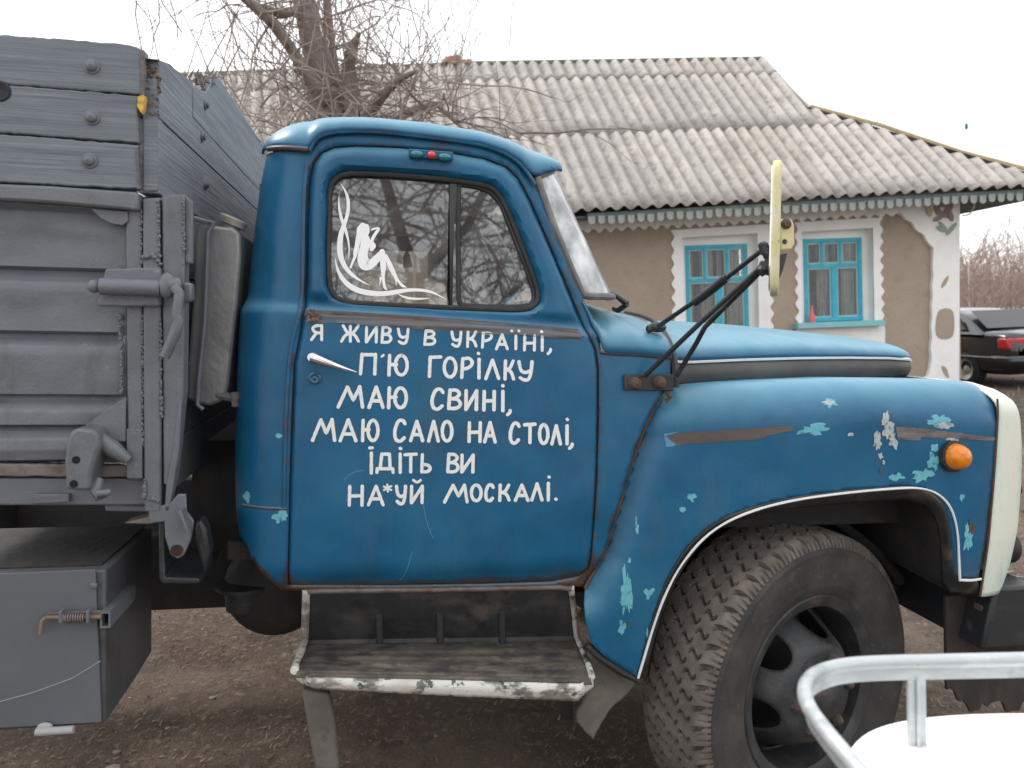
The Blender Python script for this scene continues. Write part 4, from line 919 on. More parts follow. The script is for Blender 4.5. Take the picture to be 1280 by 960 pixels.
mb = MB(); q = P(0, 114, -.141); mb.lathe(q, (0, -1, 0), [(.0, .001), (.0005, .014), (.003, .019), (.0, .023)], 18); mb.build('wood_knot', M('knot', (.03, .03, .035), .9), p2)
slab([(172, 120), (179, 118), (181, 122), (180, 136), (177, 141), (172, 134)], -.15, .02, 'yellow_foam', FOAM, bed, 0, 1.5)
slab([(173, 140), (176, 140), (177, 236), (173, 236)], -.115, .02, 'rusty_gap_strip', BARE, bed, 0)
# sheet-metal side with pressed V grooves
zz_ = lambda py: P(80, py, -.105).z
prof = [(262, 0), (285, 0), (300, .002), (334, .002), (338, .022), (343, .018), (354, 0), (414, 0), (418, .022), (423, .018), (434, 0), (493, 0), (497, .022), (502, .018), (514, 0), (531, 0), (535, .020), (541, .008), (548, -.010), (562, -.014), (574, -.008), (580, .02)]
x_l, x_r = P(-90, 400, -.1).x, P(160, 400, -.1).x
def sidep(u, v):
    k_ = v*(len(prof)-1); i = min(int(k_), len(prof)-2); f = k_-i; py = prof[i][0]+(prof[i+1][0]-prof[i][0])*f; d = prof[i][1]+(prof[i+1][1]-prof[i][1])*f
    x = x_l+(x_r-x_l)*u; e = min(1, max(0, (x_r-x)/.03)); dent = .006*noise.noise((x*3.1, py*.015, 2))+.004*noise.noise((x*9, py*.04, 7))
    return (x, -.100+d*float(smooth01(e))+dent*e, zz_(py)+.0)
sp = MB().grid(60, 106, sidep).build('side_panel', GREY, bed, 50, solid=.003)
slab([(-90, 226), (60, 232), (172, 240), (173, 263), (60, 253), (-90, 245)], -.15, .05, 'top_rail', GREY, bed, .006)
slab([(-90, 247), (150, 262), (150, 276), (-90, 264)], -.088, .02, 'rail_recess', GREY, bed, .002)
slab([(112, 260), (160, 264), (160, 277), (153, 282), (140, 280), (126, 273)], -.13, .006, 'rail_gusset', GREY, bed, .002)
slab([(157, 256), (177, 257), (178, 420), (179, 600), (160, 600), (158, 420)], -.125, .06, 'corner_post', GREY, bed, .004)
slab([(178, 248), (199, 247), (201, 440), (201, 640), (180, 640), (179, 440)], -.131, .06, 'corner_post', GREY, bed, .004)
slab([(202, 243), (231, 243), (230, 420), (229, 490), (222, 560), (216, 606), (204, 606), (203, 440)], -.127, .05, 'corner_post', GREY, bed, .004)
slab([(231, 245), (241, 252), (241, 330), (231, 328)], -.12, .012, 'post_flange', GREY, bed, .003)
slab([(222, 505), (227, 500), (224, 560), (216, 612), (212, 640), (205, 640), (208, 600), (216, 560)], -.13, .03, 'post_flange', GREY, bed, .003)
def weld(l, y, name='weld_bead', par=bed, r=.0042, lump=.8):
    pts = resample([Vector(p) for p in l], 1.8, False); mb = MB(); rj = random.Random(int(l[0][0]*7+l[0][1]))
    for i, p in enumerate(pts):
        if rj.random() < .22: continue
        rr = r*rj.uniform(.35, 1.0); mb.ball(P(p.x+rj.uniform(-1.1, 1.1), p.y+rj.uniform(-.8, .8), y+.0015), rr, 4, (rj.uniform(.7, 1.3), .8, rj.uniform(.6, 1.5)))
    return mb.build(name, GREY, par, 70, kind='stuff')
weld([(176, 262), (177, 330)], -.128); weld([(178, 395), (179, 560)], -.128, lump=1.2); weld([(198, 250), (199, 322)], -.134); weld([(201, 400), (202, 520)], -.134); weld([(229, 250), (230, 330)], -.13)
weld([(149, 395), (152, 430), (152, 492)], -.112, r=.006); weld([(178, 322), (190, 318), (200, 330)], -.136, r=.007); weld([(181, 600), (180, 622), (198, 626)], -.135, r=.006); weld([(120, 540), (156, 546)], -.12, r=.005)
slab([(-90, 556), (176, 560), (176, 604), (-90, 604)], -.055, .02, 'inner_sheet', GREY, bed, 0)
slab([(-90, 222), (170, 234), (170, 292), (-90, 280)], -.066, .015, 'inner_sheet', GREY, bed, 0)
# latch
slab([(131, 336), (200, 334), (201, 352), (128, 353)], -.15, .02, 'latch_plate', GREY, bed, .004, .8)
slab([(128, 366), (200, 366), (200, 383), (122, 383), (120, 378)], -.15, .02, 'latch_plate', GREY, bed, .004, .8)
mb = MB(); mb.cyl(P(126, 358, -.17), P(201, 360, -.17), .019, n=22); mb.cyl(P(120, 358, -.17), P(127, 358, -.17), .009); mb.ball(P(118, 358, -.17), .015, 8); lt = mb.build('latch_barrel', GREY, bed, 40)
mb = MB(); mb.ball(P(209, 357, -.175), .026, 8, (.75, .7, 1.15)); mb.cyl(P(209, 357, -.175), P(225, 356, -.165), .02, .017); mb.build('latch_collar', GREY, lt)
mb = MB(); mb.tube([P(218, 360, -.18), P(224, 366, -.185), P(223, 380, -.185), P(220, 392, -.185), P(224, 400, -.185), P(218, 418, -.185), P(206, 446, -.18)], [.013, .012, .012, .012, .013, .0135, .012], 10); mb.build('latch_handle', GREY, lt)
slab([(228, 352), (240, 354), (240, 376), (228, 380)], -.155, .03, 'latch_keep', GREY, bed, .006)
# lower gusset, bracket, shackle
slab([(157, 496), (157, 552), (122, 552), (95, 540)], -.128, .006, 'diagonal_gusset', GREY, bed, .0015)
slab([(158, 536), (177, 536), (178, 598), (158, 598)], -.129, .012, 'post_patch', GREY, bed, .002)
mb = MB(); mb.tube([P(124, 548, -.15), P(140, 560, -.15), P(160, 575, -.14)], [.016, .02, .012], 10); mb.build('welded_tube', GREY, bed)
br_ = slab([(87, 541), (95, 535), (117, 537), (123, 545), (124, 560), (117, 580), (114, 592), (112, 614), (82, 613), (80, 580), (82, 560)], -.19, .08, 'hinge_bracket', GREY, bed, .008, 1)
for a, b in ((95, 575), (92, 605)):
    mb = MB(); mb.lathe(P(a, b, -.191), (0, -1, 0), [(0, .001), (.0005, .0085), (-.004, .009)], 14); mb.build('bracket_hole', M('hole_black', (.005, .005, .005), .9), br_)
mb = MB(); mb.tube([P(124, 598, -.16), P(120, 612, -.17), P(124, 620, -.17), P(130, 616, -.17)], [.01, .013, .014, .012], 8); mb.cyl(P(122, 617, -.185), P(139, 615, -.185), .009, .007); mb.build('shackle', GREY, bed)
slab([(-90, 578), (182, 583), (182, 597), (-90, 595)], -.11, .05, 'floor_edge', M('rusty_grey_edge', (.17, .15, .14), .7, 0, [((.1, .06, .04), 20, .5, .7, .8)], (60, .002)), bed, .004, 1.2)
slab([(-90, 597), (182, 598), (186, 632), (-90, 632)], -.10, .06, 'floor_beam', GREY, bed, .005)
slab([(42, 618), (86, 618), (86, 628), (42, 630)], -.115, .02, 'beam_patch', GREY, bed, .002)
slab([(131, 631), (186, 632), (186, 640), (131, 639)], -.08, .05, 'beam_foot', GREY, bed, .003)
slab([(155, 654), (190, 645), (205, 640), (205, 652), (186, 655)], -.08, .05, 'beam_foot', M('rusty_shard', (.2, .17, .15), .7), bed, .002)
slab([(185, 636), (212, 630), (222, 618), (232, 618), (233, 640), (242, 652), (238, 675), (230, 694), (222, 699), (213, 694), (206, 672), (205, 652), (186, 655)], -.13, .012, 'pivot_plate', GREY, bed, .003)
mb = MB(); mb.lathe(P(221, 688, -.131), (0, -1, 0), [(-.003, .013), (.0015, .014), (.002, .009), (.0005, .001)], 16); mb.build('pivot_hole', M('rusty_hole', (.035, .015, .01), .9), bed)
slab([(222, 640), (234, 668), (237, 668), (226, 638)], -.17, .04, 'pivot_rib', GREY, bed, .002)
# rounded black crossbeam end
crm = MB().prism(PP([(197, 650), (206, 650), (206, 722), (246, 724), (262, 655), (258, 652), (247, 656), (262, 700), (252, 728), (206, 728), (198, 722)], -.04), (0, .03, 0))
slab([(243, 655), (250, 649), (257, 662), (262, 690), (256, 718), (250, 700), (243, 675)], -.06, .06, 'crossbeam_end', BLACK, truck, .012)
slab([(198, 652), (204, 652), (206, 722), (248, 723), (250, 730), (202, 730), (198, 724)], -.05, .25, 'crossbeam_channel', BLACK, truck, .004)
slab([(206, 655), (246, 655), (252, 722), (206, 722)], .2, .02, 'crossbeam_web', DARK, truck, .002)
# front wall of the body: planks that run across the truck
def LX(px, py, x): d = T.d(px, py); t = (x-T.c.x)/d.x; q = T.c+d*t; return (q.y, q.z)
zf = lambda py: P(197, py, -.12).z
def fplank(pts, name='front_plank', mat=GREYX, th=.045, rag=0):
    if rag:
        q = resample([Vector(p) for p in pts], .02); pts = [(p.x, p.y+rag*noise.noise((p.x*30, p.y*30, 3))) if p.x < .35 else (p.x, p.y) for p in q]
    mb = MB().prism([(XF, y, z) for y, z in pts], (-th, 0, 0)); return fixn(mb).build(name, mat, bed, 30, .003)
yn = -.12
topn = [LX(*q, XF) for q in ((197, 74), (205, 77), (213, 80), (219, 86), (226, 91), (234, 97), (240, 103))]
b1 = fplank([(yn, zf(242)), (2.2, zf(242)), (2.2, zf(149)), (yn, zf(149))])
b2 = fplank([(yn, zf(147)), (2.2, zf(147)), (2.2, zf(100)), (.2, zf(100)), topn[6], topn[5], topn[4], topn[3], topn[2], topn[1], topn[0], (yn, topn[0][1])])
tp3 = [LX(*q, XF) for q in ((242, 106), (250, 111), (257, 116), (262, 107), (264, 99), (272, 94))]
b3 = fplank([(tp3[0][0]+.0, zf(99)), (2.2, zf(99)), (2.2, tp3[-1][1]-.0), tp3[5], tp3[4], tp3[3], tp3[2], tp3[1], tp3[0]])
fplank([(yn+.03, zf(340)), (2.2, zf(340)), (2.2, zf(244)), (yn+.03, zf(244))]); fplank([(yn+.03, zf(460)), (2.2, zf(460)), (2.2, zf(342)), (yn+.03, zf(342))])
fplank([(yn+.03, zf(560)), (2.2, zf(560)), (2.2, zf(462)), (yn+.03, zf(462))], 'front_sheet', GREY); fplank([(yn+.03, zf(630)), (2.2, zf(630)), (2.2, zf(562)), (yn+.03, zf(562))], 'front_sheet', GREY)
mb = MB(); rj = random.Random(6)
for _ in range(60):
    y, z = LX(rj.uniform(246, 262), rj.uniform(96, 113), XF-.02); q = Vector((XF-.02+rj.uniform(-.02, .015), y, z)); mb.tube([q, q+Vector((rj.uniform(-.02, .02), rj.uniform(-.01, .01), rj.uniform(.0, .035)))], [rj.uniform(.004, .009), .001], 4)
mb.build('splintered_wood', RAWWOOD, b3, 0, kind='stuff')
mb = MB(); rj = random.Random(7)
for _ in range(90):
    z = rj.uniform(zf(150), zf(76)); q = Vector((XF-rj.uniform(0, .03), yn+.003, z)); mb.tube([q, q+Vector((rj.uniform(-.01, .01), -rj.uniform(.004, .012), rj.uniform(-.01, .006)))], [rj.uniform(.003, .006), .001], 4)
mb.build('splintered_wood', RAWWOOD, b2, 0, kind='stuff')
for a, b, pp in ((256, 131, b3), (252, 171, b2), (256, 231, b1)):
    y, z = LX(a, b, XF); mb = MB(); mb.lathe((XF, y, z), (1, 0, 0), [(0, .016), (.004, .015), (.005, .010), (.012, .009), (.013, .001)], 12); mb.build('bolt', GREY, pp, 50)
slab([(178, 100), (186, 97), (196, 100), (197, 148), (197, 239), (178, 240)], -.125, .05, 'corner_batten', GREYW, bed, .004, .6)
mb = MB(); mb.box((x_l, .0, zf(632)), (XF-.05, 2.2, zf(600))); mb.build('body_floor', DARK, bed)
mb = MB(); mb.box((x_l, 2.2, zf(600)), (XF, 2.24, zf(70))); mb.build('far_side_panel', GREY, bed)
# oil tank between body and cab
tk = slab([(244, 287), (250, 281), (290, 284), (300, 291), (301, 318), (296, 380), (285, 480), (281, 500), (262, 508), (246, 505), (232, 498), (236, 440), (242, 360)], .07, .4, 'oil_tank', M('grey_tank_paint', (.2, .2, .205), .3, .3, [((.3, .29, .28), 7, .45, .7, .7), ((.1, .1, .1), 16, .56, .75, .6)], (60, .0012)), truck, .022)
mb = MB(); mb.tube([P(a, b, .055) for a, b in ((268, 279), (260, 290), (259, 320), (256, 400), (248, 480), (247, 506), (254, 512))], .0065, 8); mb.build('tank_strap', GREY, tk)
mb = MB(); q = P(285, 292, .12); axc = (P(295, 268, .12)-q).normalized(); mb.lathe(q, axc, [(-.01, .022), (.022, .024), (.024, .036), (.04, .038), (.045, .034), (.046, .001)], 22); mb.build('tank_cap', M('cap_grey', (.33, .31, .29), .5, .3, [((.2, .15, .12), 20, .5, .7, .7)], (60, .001)), tk, 40)
mb = MB(); mb.tube([P(240, 272, .05), P(258, 277, .06), P(268, 279, .1)], .006, 6); mb.build('tank_bracket', GREY, tk)
mb = MB(); mb.cyl(P(272, 494, .08), P(300, 499, .06), .012, .011, 8); mb.cyl(P(294, 490, .06), P(294, 508, .06), .012, .01, 6); mb.build('drain_valve', M('valve', (.2, .19, .18), .5, .4, [((.2, .1, .06), 40, .5, .7, .7)]), tk)
# tool box
xt = P(132, 800, -.13).x; zt1, zt0 = P(132, 712, -.13).z, P(132, 905, -.13).z
def lx(px, py): return LX(px, py, xt)
mb = MB().prism([(xt, -.13, zt0), (xt, lx(168, 862)[0], zt0+.0), (xt, lx(190, 815)[0], lx(190, 815)[1]), (xt, lx(190, 700)[0], lx(190, 660)[1]), (xt, -.13, zt1)], (-1.0, 0, 0)); fixn(mb)
tb = mb.build('tool_box', M('dark_grey_box', (.07, .075, .083), .5, 0, [((.1, .1, .105), 4, .45, .7, .7), ((.04, .038, .036), 9, .5, .7, .7)], (60, .001)), truck, 30, .006)
slab([(-90, 721), (119, 712), (121, 760), (127, 903), (60, 907), (-90, 915)], -.138, .006, 'tool_box_door', M('flat_grey_door', (.095, .104, .116), .6, 0, [((.12, .128, .14), 3, .4, .7, .7)], (60, .0006)), tb, .0015)
mb = MB(); ribp = [P(a, b, -.1385) for a, b in ((-90, 905), (0, 877), (40, 866), (90, 848), (126, 826))]; mb.tube(ribp, .0012, 4); mb.build('chalk_scratch', M('chalk', (.3, .31, .31), .8), tb)
mb = MB(); zq_ = zt1+.004; mb.box((xt-1.0, -.10, zt1), (xt-.02, .25, zq_)); mb.build('dark_top_sheet', DARK, tb)  # thin dark sheet over the top of the box
slab([(112, 729), (121, 730), (121, 736), (112, 735)], -.145, .01, 'weld_lump', GREY, tb, .002, .8)
bl = MB(); bl.cyl(P(58, 772, -.155), P(127, 771, -.155), .0055); bl.tube([P(58, 772, -.155), P(53, 776, -.158), P(51, 792, -.158)], .0055, 7); bo = bl.build('sliding_bolt', M('rusty_bolt', (.2, .14, .11), .6, .3, [((.1, .06, .05), 40, .5, .7, .7)]), tb)
slab([(60, 766), (126, 764), (126, 770), (60, 772)], -.15, .01, 'bolt_plate', BARE, tb, .001, .6)
mb = MB(); sp_ = [P(79+t*28, 772, -.155)+Vector((0, math.cos(t*2*math.pi*9)*.010, math.sin(t*2*math.pi*9)*.010)) for t in np.linspace(0, 1, 130)]; mb.tube(sp_, .0022, 5); mb.build('bolt_spring', BARE, tb)
for a in (75, 109): slab([(a-2, 764), (a+2, 764), (a+2, 779), (a-2, 779)], -.168, .02, 'bolt_guide', GREY, tb, .001)
mb = MB(); zc_ = P(131, 774, -.15).z; mb.box((xt-.004, -.155, zc_-.019), (xt+.018, .03, zc_-.015)); mb.box((xt-.004, -.155, zc_+.015), (xt+.018, .03, zc_+.019)); mb.box((xt-.004, -.155, zc_-.015), (xt, .03, zc_+.015)); mb.box((xt+.014, -.155, zc_-.015), (xt+.018, .03, zc_+.015)); mb.build('square_tube', GREY, tb)
mb = MB(); mb.cyl(P(45, 915, -.15), P(92, 912, -.15), .009, n=14); mb.ball(P(56, 908, -.145), .013, 6, (1.3, .6, .7)); mb.build('door_hinge', M('pale_hinge', (.33, .33, .33), .6), tb)
# ================================================================== GROUND
def gz(x, y):
    lx_ = x*math.cos(rad(10))+(y-2.05)*math.sin(rad(10)); f = 1-float(smooth01((y-4)/5)); 
    return -.061*max(-5, min(2.4, lx_))*f-.02*(1-f)+.02*noise.noise((x*1.3, y*1.3, 0))*min(1, max(0, abs(y-2)))+.006*noise.noise((x*7, y*7, 2))
DIRT = M('bare_winter_soil', (.125, .087, .066), .95, 0, [((.25, .19, .148), 1.3, .45, .65, .8), ((.045, .033, .027), 4, .52, .7, .8), ((.33, .265, .205), 26, .56, .7, .7), ((.10, .095, .05), 2.2, .6, .75, .5)], (26, .03), bump2=(130, .01))
xs_ = np.concatenate([np.linspace(-60, -4.2, 14), np.arange(-4, 9, .07), np.linspace(9.5, 90, 24)]); ys_ = np.concatenate([np.linspace(-12, .8, 8), np.arange(1, 9, .07), np.arange(9.2, 22, .4), np.linspace(23, 400, 24)])
gv = [(x, y, gz(x, y)) for x in xs_ for y in ys_]; ny_ = len(ys_)
mb = MB(); mb.add(gv, [(i*ny_+j, (i+1)*ny_+j, (i+1)*ny_+j+1, i*ny_+j+1) for i in range(len(xs_)-1) for j in range(ny_-1)]); mb.build('ground', DIRT, kind='structure')
# dead grass, straw and leaf litter
def litter(n, x0, x1, y0, y1, s0, s1, name, mat, flat=.5):
    x = rng.uniform(x0, x1, n); y = rng.uniform(y0, y1, n)
    keep = np.array([noise.noise((a*1.7, b*1.7, 4))+.35*noise.noise((a*6, b*6, 4)) > rng.uniform(-.75, .45) for a, b in zip(x, y)]); x, y = x[keep], y[keep]; n = len(x)
    z = np.array([gz(a, b) for a, b in zip(x, y)]); a = rng.uniform(0, 2*math.pi, n); L = rng.uniform(s0, s1, n); el = rng.uniform(0, flat, n); wd = L*rng.uniform(.05, .16, n)
    dx, dy, dz = np.cos(a)*np.cos(el)*L, np.sin(a)*np.cos(el)*L, np.sin(el)*L; px, py = -np.sin(a)*wd, np.cos(a)*wd
    v = np.stack([np.stack([x-px, y-py, z+.002], 1), np.stack([x+px, y+py, z+.004], 1), np.stack([x+dx, y+dy, z+dz+.004], 1)], 1).reshape(-1, 3)
    mb = MB(); mb.v = [tuple(q) for q in v.tolist()]; mb.f = [(3*i, 3*i+1, 3*i+2) for i in range(n)]; return mb.build(name, mat, None, 0, kind='stuff')
STRAW = M('pale_straw', (.27, .21, .155), .9, 0, [((.2, .13, .09), 8, .45, .6, .8)]); LEAF = M('brown_leaf_litter', (.14, .085, .055), .9, 0, [((.24, .16, .11), 9, .45, .6, .8)])
litter(60000, -3.2, 4.2, 2.6, 8.5, .006, .03, 'dry_grass', STRAW, .8); litter(40000, -2.5, 4, 1.7, 7.5, .008, .028, 'leaf_litter', LEAF, .9); litter(9000, 3, 14, 4, 16, .04, .12, 'dry_grass', STRAW, .7)

mb = MB(); rj = random.Random(12)
for _ in range(420):
    x, y = rj.uniform(-3, 9), rj.uniform(2.2, 12); r = rj.uniform(.006, .028); mb.ball((x, y, gz(x, y)+r*.2), r, 3, (rj.uniform(.8, 1.4), rj.uniform(.8, 1.3), .6))
mb.build('small_stones', M('pale_stone', (.3, .26, .22), .9, 0, [((.18, .15, .13), 9, .4, .65, .8)]), None, 0, kind='stuff')

# ================================================================== HOUSE
house = empty('village_house', H, label='old one-storey house with beige stucco, white scalloped trim and corrugated slate roof behind the truck', cat='house')
Q = H.at
def proj(fr, p):
    wv = fr.O+fr.X*p[0]+fr.Y*p[1]+fr.Z*p[2]-CAM; d = wv.dot(fwd); return CX+F*wv.dot(RT)/d, CY-F*wv.dot(UP)/d
STUC = M('beige_stucco', (.37, .30, .235), .95, 0, [((.43, .355, .28), 1.6, .4, .7, .7), ((.27, .215, .17), 5, .52, .75, .5), ((.48, .41, .34), 40, .6, .75, .5)], (45, .012), bump2=(160, .004))
WHW = M('whitewash', (.84, .83, .81), .85, 0, [((.72, .69, .66), 2.5, .45, .75, .6), ((.5, .45, .4), 12, .66, .78, .5)], (30, .006))
WBLUE = M('blue_window_paint', (.035, .36, .5), .5, 0, [((.06, .5, .6), 9, .45, .7, .7), ((.3, .4, .42), 26, .68, .75, .7)])
SILL = M('pale_teal_sill', (.2, .48, .52), .6, 0, [((.35, .5, .5), 6, .45, .7, .6)])
GREEN = M('grey_green_fascia', (.10, .135, .125), .7, 0, [((.2, .24, .22), 8, .5, .7, .7), ((.3, .3, .27), 20, .62, .72, .7)])
TOOTH = M('pale_fascia_tooth', (.31, .32, .3), .8, 0, [((.2, .25, .23), 12, .5, .65, .8)])
HG = glass('house_window_glass', (.75, .78, .78), .05); CURT = M('lace_curtain', (.8, .76, .68), .9, 0, [((.35, .3, .24), 5, .45, .6, .7, (6, 1, .3))])
INS = M('dark_room', (.06, .055, .05), .9)
def hslab(poly, v, depth, name, mat, parent=house, bevel=0, **k): return fixn(MB().prism([Q(a, b, v) for a, b in poly], (0, depth, 0))).build(name, mat, parent, 30, bevel, **k)
def q2(l, v=0): return [Vector((p.x, p.z)) for p in (Q(a, b, v) for a, b in l)]
wl, wr = Q(-260, 300, 0).x, Q(1199, 300, 0).x; zt_ = Q(900, 258, 0).z
opL = q2([(852, 297), (946, 292), (948, 432), (856, 432)]); opR = q2([(1001, 290), (1090, 285), (1092, 402), (1002, 405)])
V, Fc, _ = tri2d([Vector((wl, -.4)), Vector((wr, -.4)), Vector((wr, zt_+.15)), Vector((wl, zt_+.15))], [opL, opR], .35)
MB().add([(a, 0, b) for a, b in V], [tuple(reversed(f)) for f in Fc]).build('front_wall', STUC, house, 0)
for a_ in (wr-.02, wl): mb = MB(); mb.box((a_, .05, -.4), (a_+.02, 7, zt_+.1)); mb.build('side_wall', STUC, house)
def scal(p0, p1, n, amp, ph=0):                    # a scalloped line between two pixels
    out = []; p0, p1 = Vector(p0), Vector(p1); t = (p1-p0); nn = Vector((-t.y, t.x)).normalized()
    for i in range(n):
        for s in (0, .14, .3, .5, .7, .86): u = (i+s)/n; out.append(p0+t*u+nn*((.5-.5*math.cos(2*math.pi*s))*amp+amp*.3*noise.noise((i*1.7+ph, s, 0))))
    out.append(p1); return [tuple(q) for q in out]
hslab(scal((700, 288), (1150, 265), 32, 5)+[(1165, 240), (600, 270), (600, 296)], -.03, .029, 'white_frieze', WHW)
# surrounds
def surround(outer, op, name='white_surround'):
    V, Fc, lp = tri2d(q2(outer), [op], .2); mb = MB(); mb.add([(a, -.025, b) for a, b in V], Fc)
    return mb.build(name, WHW, house, 0, solid=.024 if False else 0)
def surr(outer, op):
    lo = q2(outer); V, Fc, lps = tri2d(lo, [op], .045); n = len(V); mb = MB(); mb.add([(a, -.026, b) for a, b in V], [tuple(reversed(f)) for f in Fc])
    for lp in lps:
        k = len(mb.v); mb.add([(p.x, -.026, p.y) for p in lp]+[(p.x, .001, p.y) for p in lp], [(i, (i+1) % len(lp), (i+1) % len(lp)+len(lp), i+len(lp)) for i in range(len(lp))])
    return mb.build('white_surround', WHW, house, 0)
surr(scal((840, 440), (838, 288), 9, 4)+scal((838, 288), (965, 280), 1, 0)+scal((965, 280), (967, 440), 10, 4, 3), opL)
surr(scal((994, 415), (992, 278), 8, 4, 5)+scal((992, 278), (1102, 272), 1, 0)+scal((1102, 272), (1105, 410), 9, 4, 8)+[(1105, 440), (994, 440)], opR)
def window(op, fpx, mull, trans, uppers, lab):
    for a, b in zip(op, op[1:]+op[:1]):                 # reveal
        pass
    mb = MB(); n = len(op); mb.add([(p.x, -.02, p.y) for p in op]+[(p.x, .20, p.y) for p in op], [(i, (i+1) % n, (i+1) % n+n, i+n) for i in range(n)]); mb.build('window_reveal', WHW, house, 0)
    (x0, y0), (x1, y1) = fpx; v = .13; A, B = Q(x0, y0, v), Q(x1, y1, v); X0, X1, Z1, Z0 = A.x, B.x, A.z, B.z
    t = .055; mb = MB(); mb.box((X1+.001, v+.01, Z0-.2), (X1+.2, v+.05, Z1+.2)); mb.box((X0-.2, v+.01, Z0-.2), (X0-.001, v+.05, Z1+.2)); mb.box((X0, v+.01, Z1+.001), (X1, v+.05, Z1+.2)); mb.build('window_reveal', WHW, house, 0)
    mb = MB()
    mb.box((X0, v, Z0), (X0+t, v+.06, Z1)); mb.box((X1-t, v, Z0), (X1, v+.06, Z1)); mb.box((X0+t, v, Z1-t), (X1-t, v+.06, Z1)); mb.box((X0+t, v, Z0), (X1-t, v+.06, Z0+t)); fr = mb.build('window_frame', WBLUE, house, bevel=.004)
    zt2 = Q(x0, trans, v).z
    mb = MB(); mb.box((X0+t, v+.004, zt2-.025), (X1-t, v+.06, zt2+.025)); mb.build('transom', WBLUE, fr, bevel=.003)
    xm = Q(mull, 340, v).x; mb = MB(); mb.box((xm-.04, v+.002, Z0+t), (xm+.04, v+.06, zt2-.025)); mb.build('mullion', WBLUE, fr, bevel=.003)
    cells = [(X0+t, xm-.04, Z0+t, zt2-.025), (xm+.04, X1-t, Z0+t, zt2-.025)]
    xu = [X0+t]+[Q(u_, 315, v).x for u_ in uppers]+[X1-t]
    for u_ in xu[1:-1]: mb = MB(); mb.box((u_-.018, v+.004, zt2+.025), (u_+.018, v+.058, Z1-t)); mb.build('glazing_bar', WBLUE, fr, bevel=.002)
    for i in range(len(xu)-1): cells.append((xu[i]+(.018 if i else 0), xu[i+1]-(.018 if i < len(xu)-2 else 0), zt2+.025, Z1-t))
    for a, b, c, d in cells:
        s_ = .022; mb = MB()
        for bx_ in (((a, v+.02, c), (a+s_, v+.05, d)), ((b-s_, v+.02, c), (b, v+.05, d)), ((a+s_, v+.02, c), (b-s_, v+.05, c+s_)), ((a+s_, v+.02, d-s_), (b-s_, v+.05, d))): mb.box(*bx_)
        mb.build('sash', M('pale_sash_paint', (.3, .5, .53), .6, 0, [((.45, .5, .48), 9, .5, .7, .7)]), fr)
        mb = MB(); mb.box((a+s_, v+.032, c+s_), (b-s_, v+.036, d-s_)); mb.build('pane', HG, fr, 0)
    mb = MB().grid(60, 2, lambda u, w_: (X0+.05+(X1-X0-.1)*u, v+.2+.03*math.sin(u*60), Z0+(Z1-Z0)*w_)) if False else MB()
    for (ua, ub) in ((.06, .14), (.26, .47), (.53, .6), (.68, .90)):
        mb.grid(14, 2, lambda u, w_: (X0+(X1-X0)*(ua+(ub-ua)*u), v+.085+.015*math.sin(u*25), Z0+(Z1-Z0)*w_))
    mb.build('curtain', CURT, fr, 60)
    mb = MB(); mb.box((X0-.1, .75, Z0-.2), (X1+.1, .77, Z1+.2)); mb.build('room_back', INS, fr)
    return X0, X1, Z0
window(opL, ((856, 307), (937, 425)), 899, 351, (881, 909), '')
wr_ = window(opR, ((1004, 299), (1079, 400)), 1043, 333, (1028, 1051), '')
hslab([(998, 404), (1107, 400), (1107, 407), (998, 411)], -.16, .28, 'window_sill', SILL, house, .006)
hslab([(1000, 412), (1104, 408), (1104, 440), (1000, 440)], -.03, .02, 'white_apron', WHW)
mb = MB(); q = Q(1015, 403, -.04); mb.lathe(q, (0, 0, 1), [(0, .001), (0, .045), (.05, .05), (.1, .04), (.13, .02), (.19, .016), (.23, .02), (.23, .001)], 14)
red = mb.build('red_vase', M('red_plastic', (.62, .16, .17), .6)); red.matrix_world = H.M; props(red, 'small red vase standing on the blue window sill of the house', 'vase')
# corner pilaster with cut-out ornaments
pil = [(1108, 262), (1125, 265), (1132, 274), (1140, 278), (1146, 288), (1155, 293), (1160, 303), (1167, 310), (1166, 330)]+scal((1166, 332), (1163, 460), 5, -1.2)+[(1160, 470), (1154, 474), (1150, 500), (1199, 500), (1200, 240), (1108, 245)]
hslab(pil, -.06, .058, 'corner_pilaster', WHW)
for pl_ in ([(1176, 362), (1178, 352), (1187, 342), (1184, 354)], [(1171, 392), (1176, 386), (1187, 385), (1193, 391), (1193, 418), (1187, 424), (1175, 424), (1169, 417)], [(1176, 456), (1184, 460), (1187, 474), (1180, 468)]):
    hslab([tuple(p) for p in chaikin(pl_, 1)], -.066, .008, 'stucco_inset', STUC)
PET = [M('faded_purple_relief', (.3, .22, .24), .9), M('faded_green_relief', (.28, .36, .28), .9), M('faded_ochre_relief', (.55, .45, .28), .9)]
for i, (cx, cy, a, rx, ry, m_) in enumerate([(1180, 268, .3, 9, 4, 0), (1172, 262, 1.2, 8, 4, 0), (1186, 261, -.9, 8, 4, 0), (1177, 256, .1, 8, 3, 0), (1173, 273, -.5, 7, 3, 0), (1189, 270, 1.3, 7, 3, 0), (1180, 284, .9, 9, 2.5, 1), (1190, 286, -.9, 10, 2.5, 1), (1176, 286, .6, 6, 2, 1), (1162, 263, 1.4, 8, 3.5, 2)]):
    pl_ = [(cx+rx*math.cos(t)*math.cos(a)-ry*math.sin(t)*math.sin(a), cy+rx*math.cos(t)*math.sin(a)+ry*math.sin(t)*math.cos(a)) for t in np.linspace(0, 2*math.pi, 13)[:-1]]
    hslab(pl_, -.07-.002*i, .012, 'flower_petal', PET[m_])
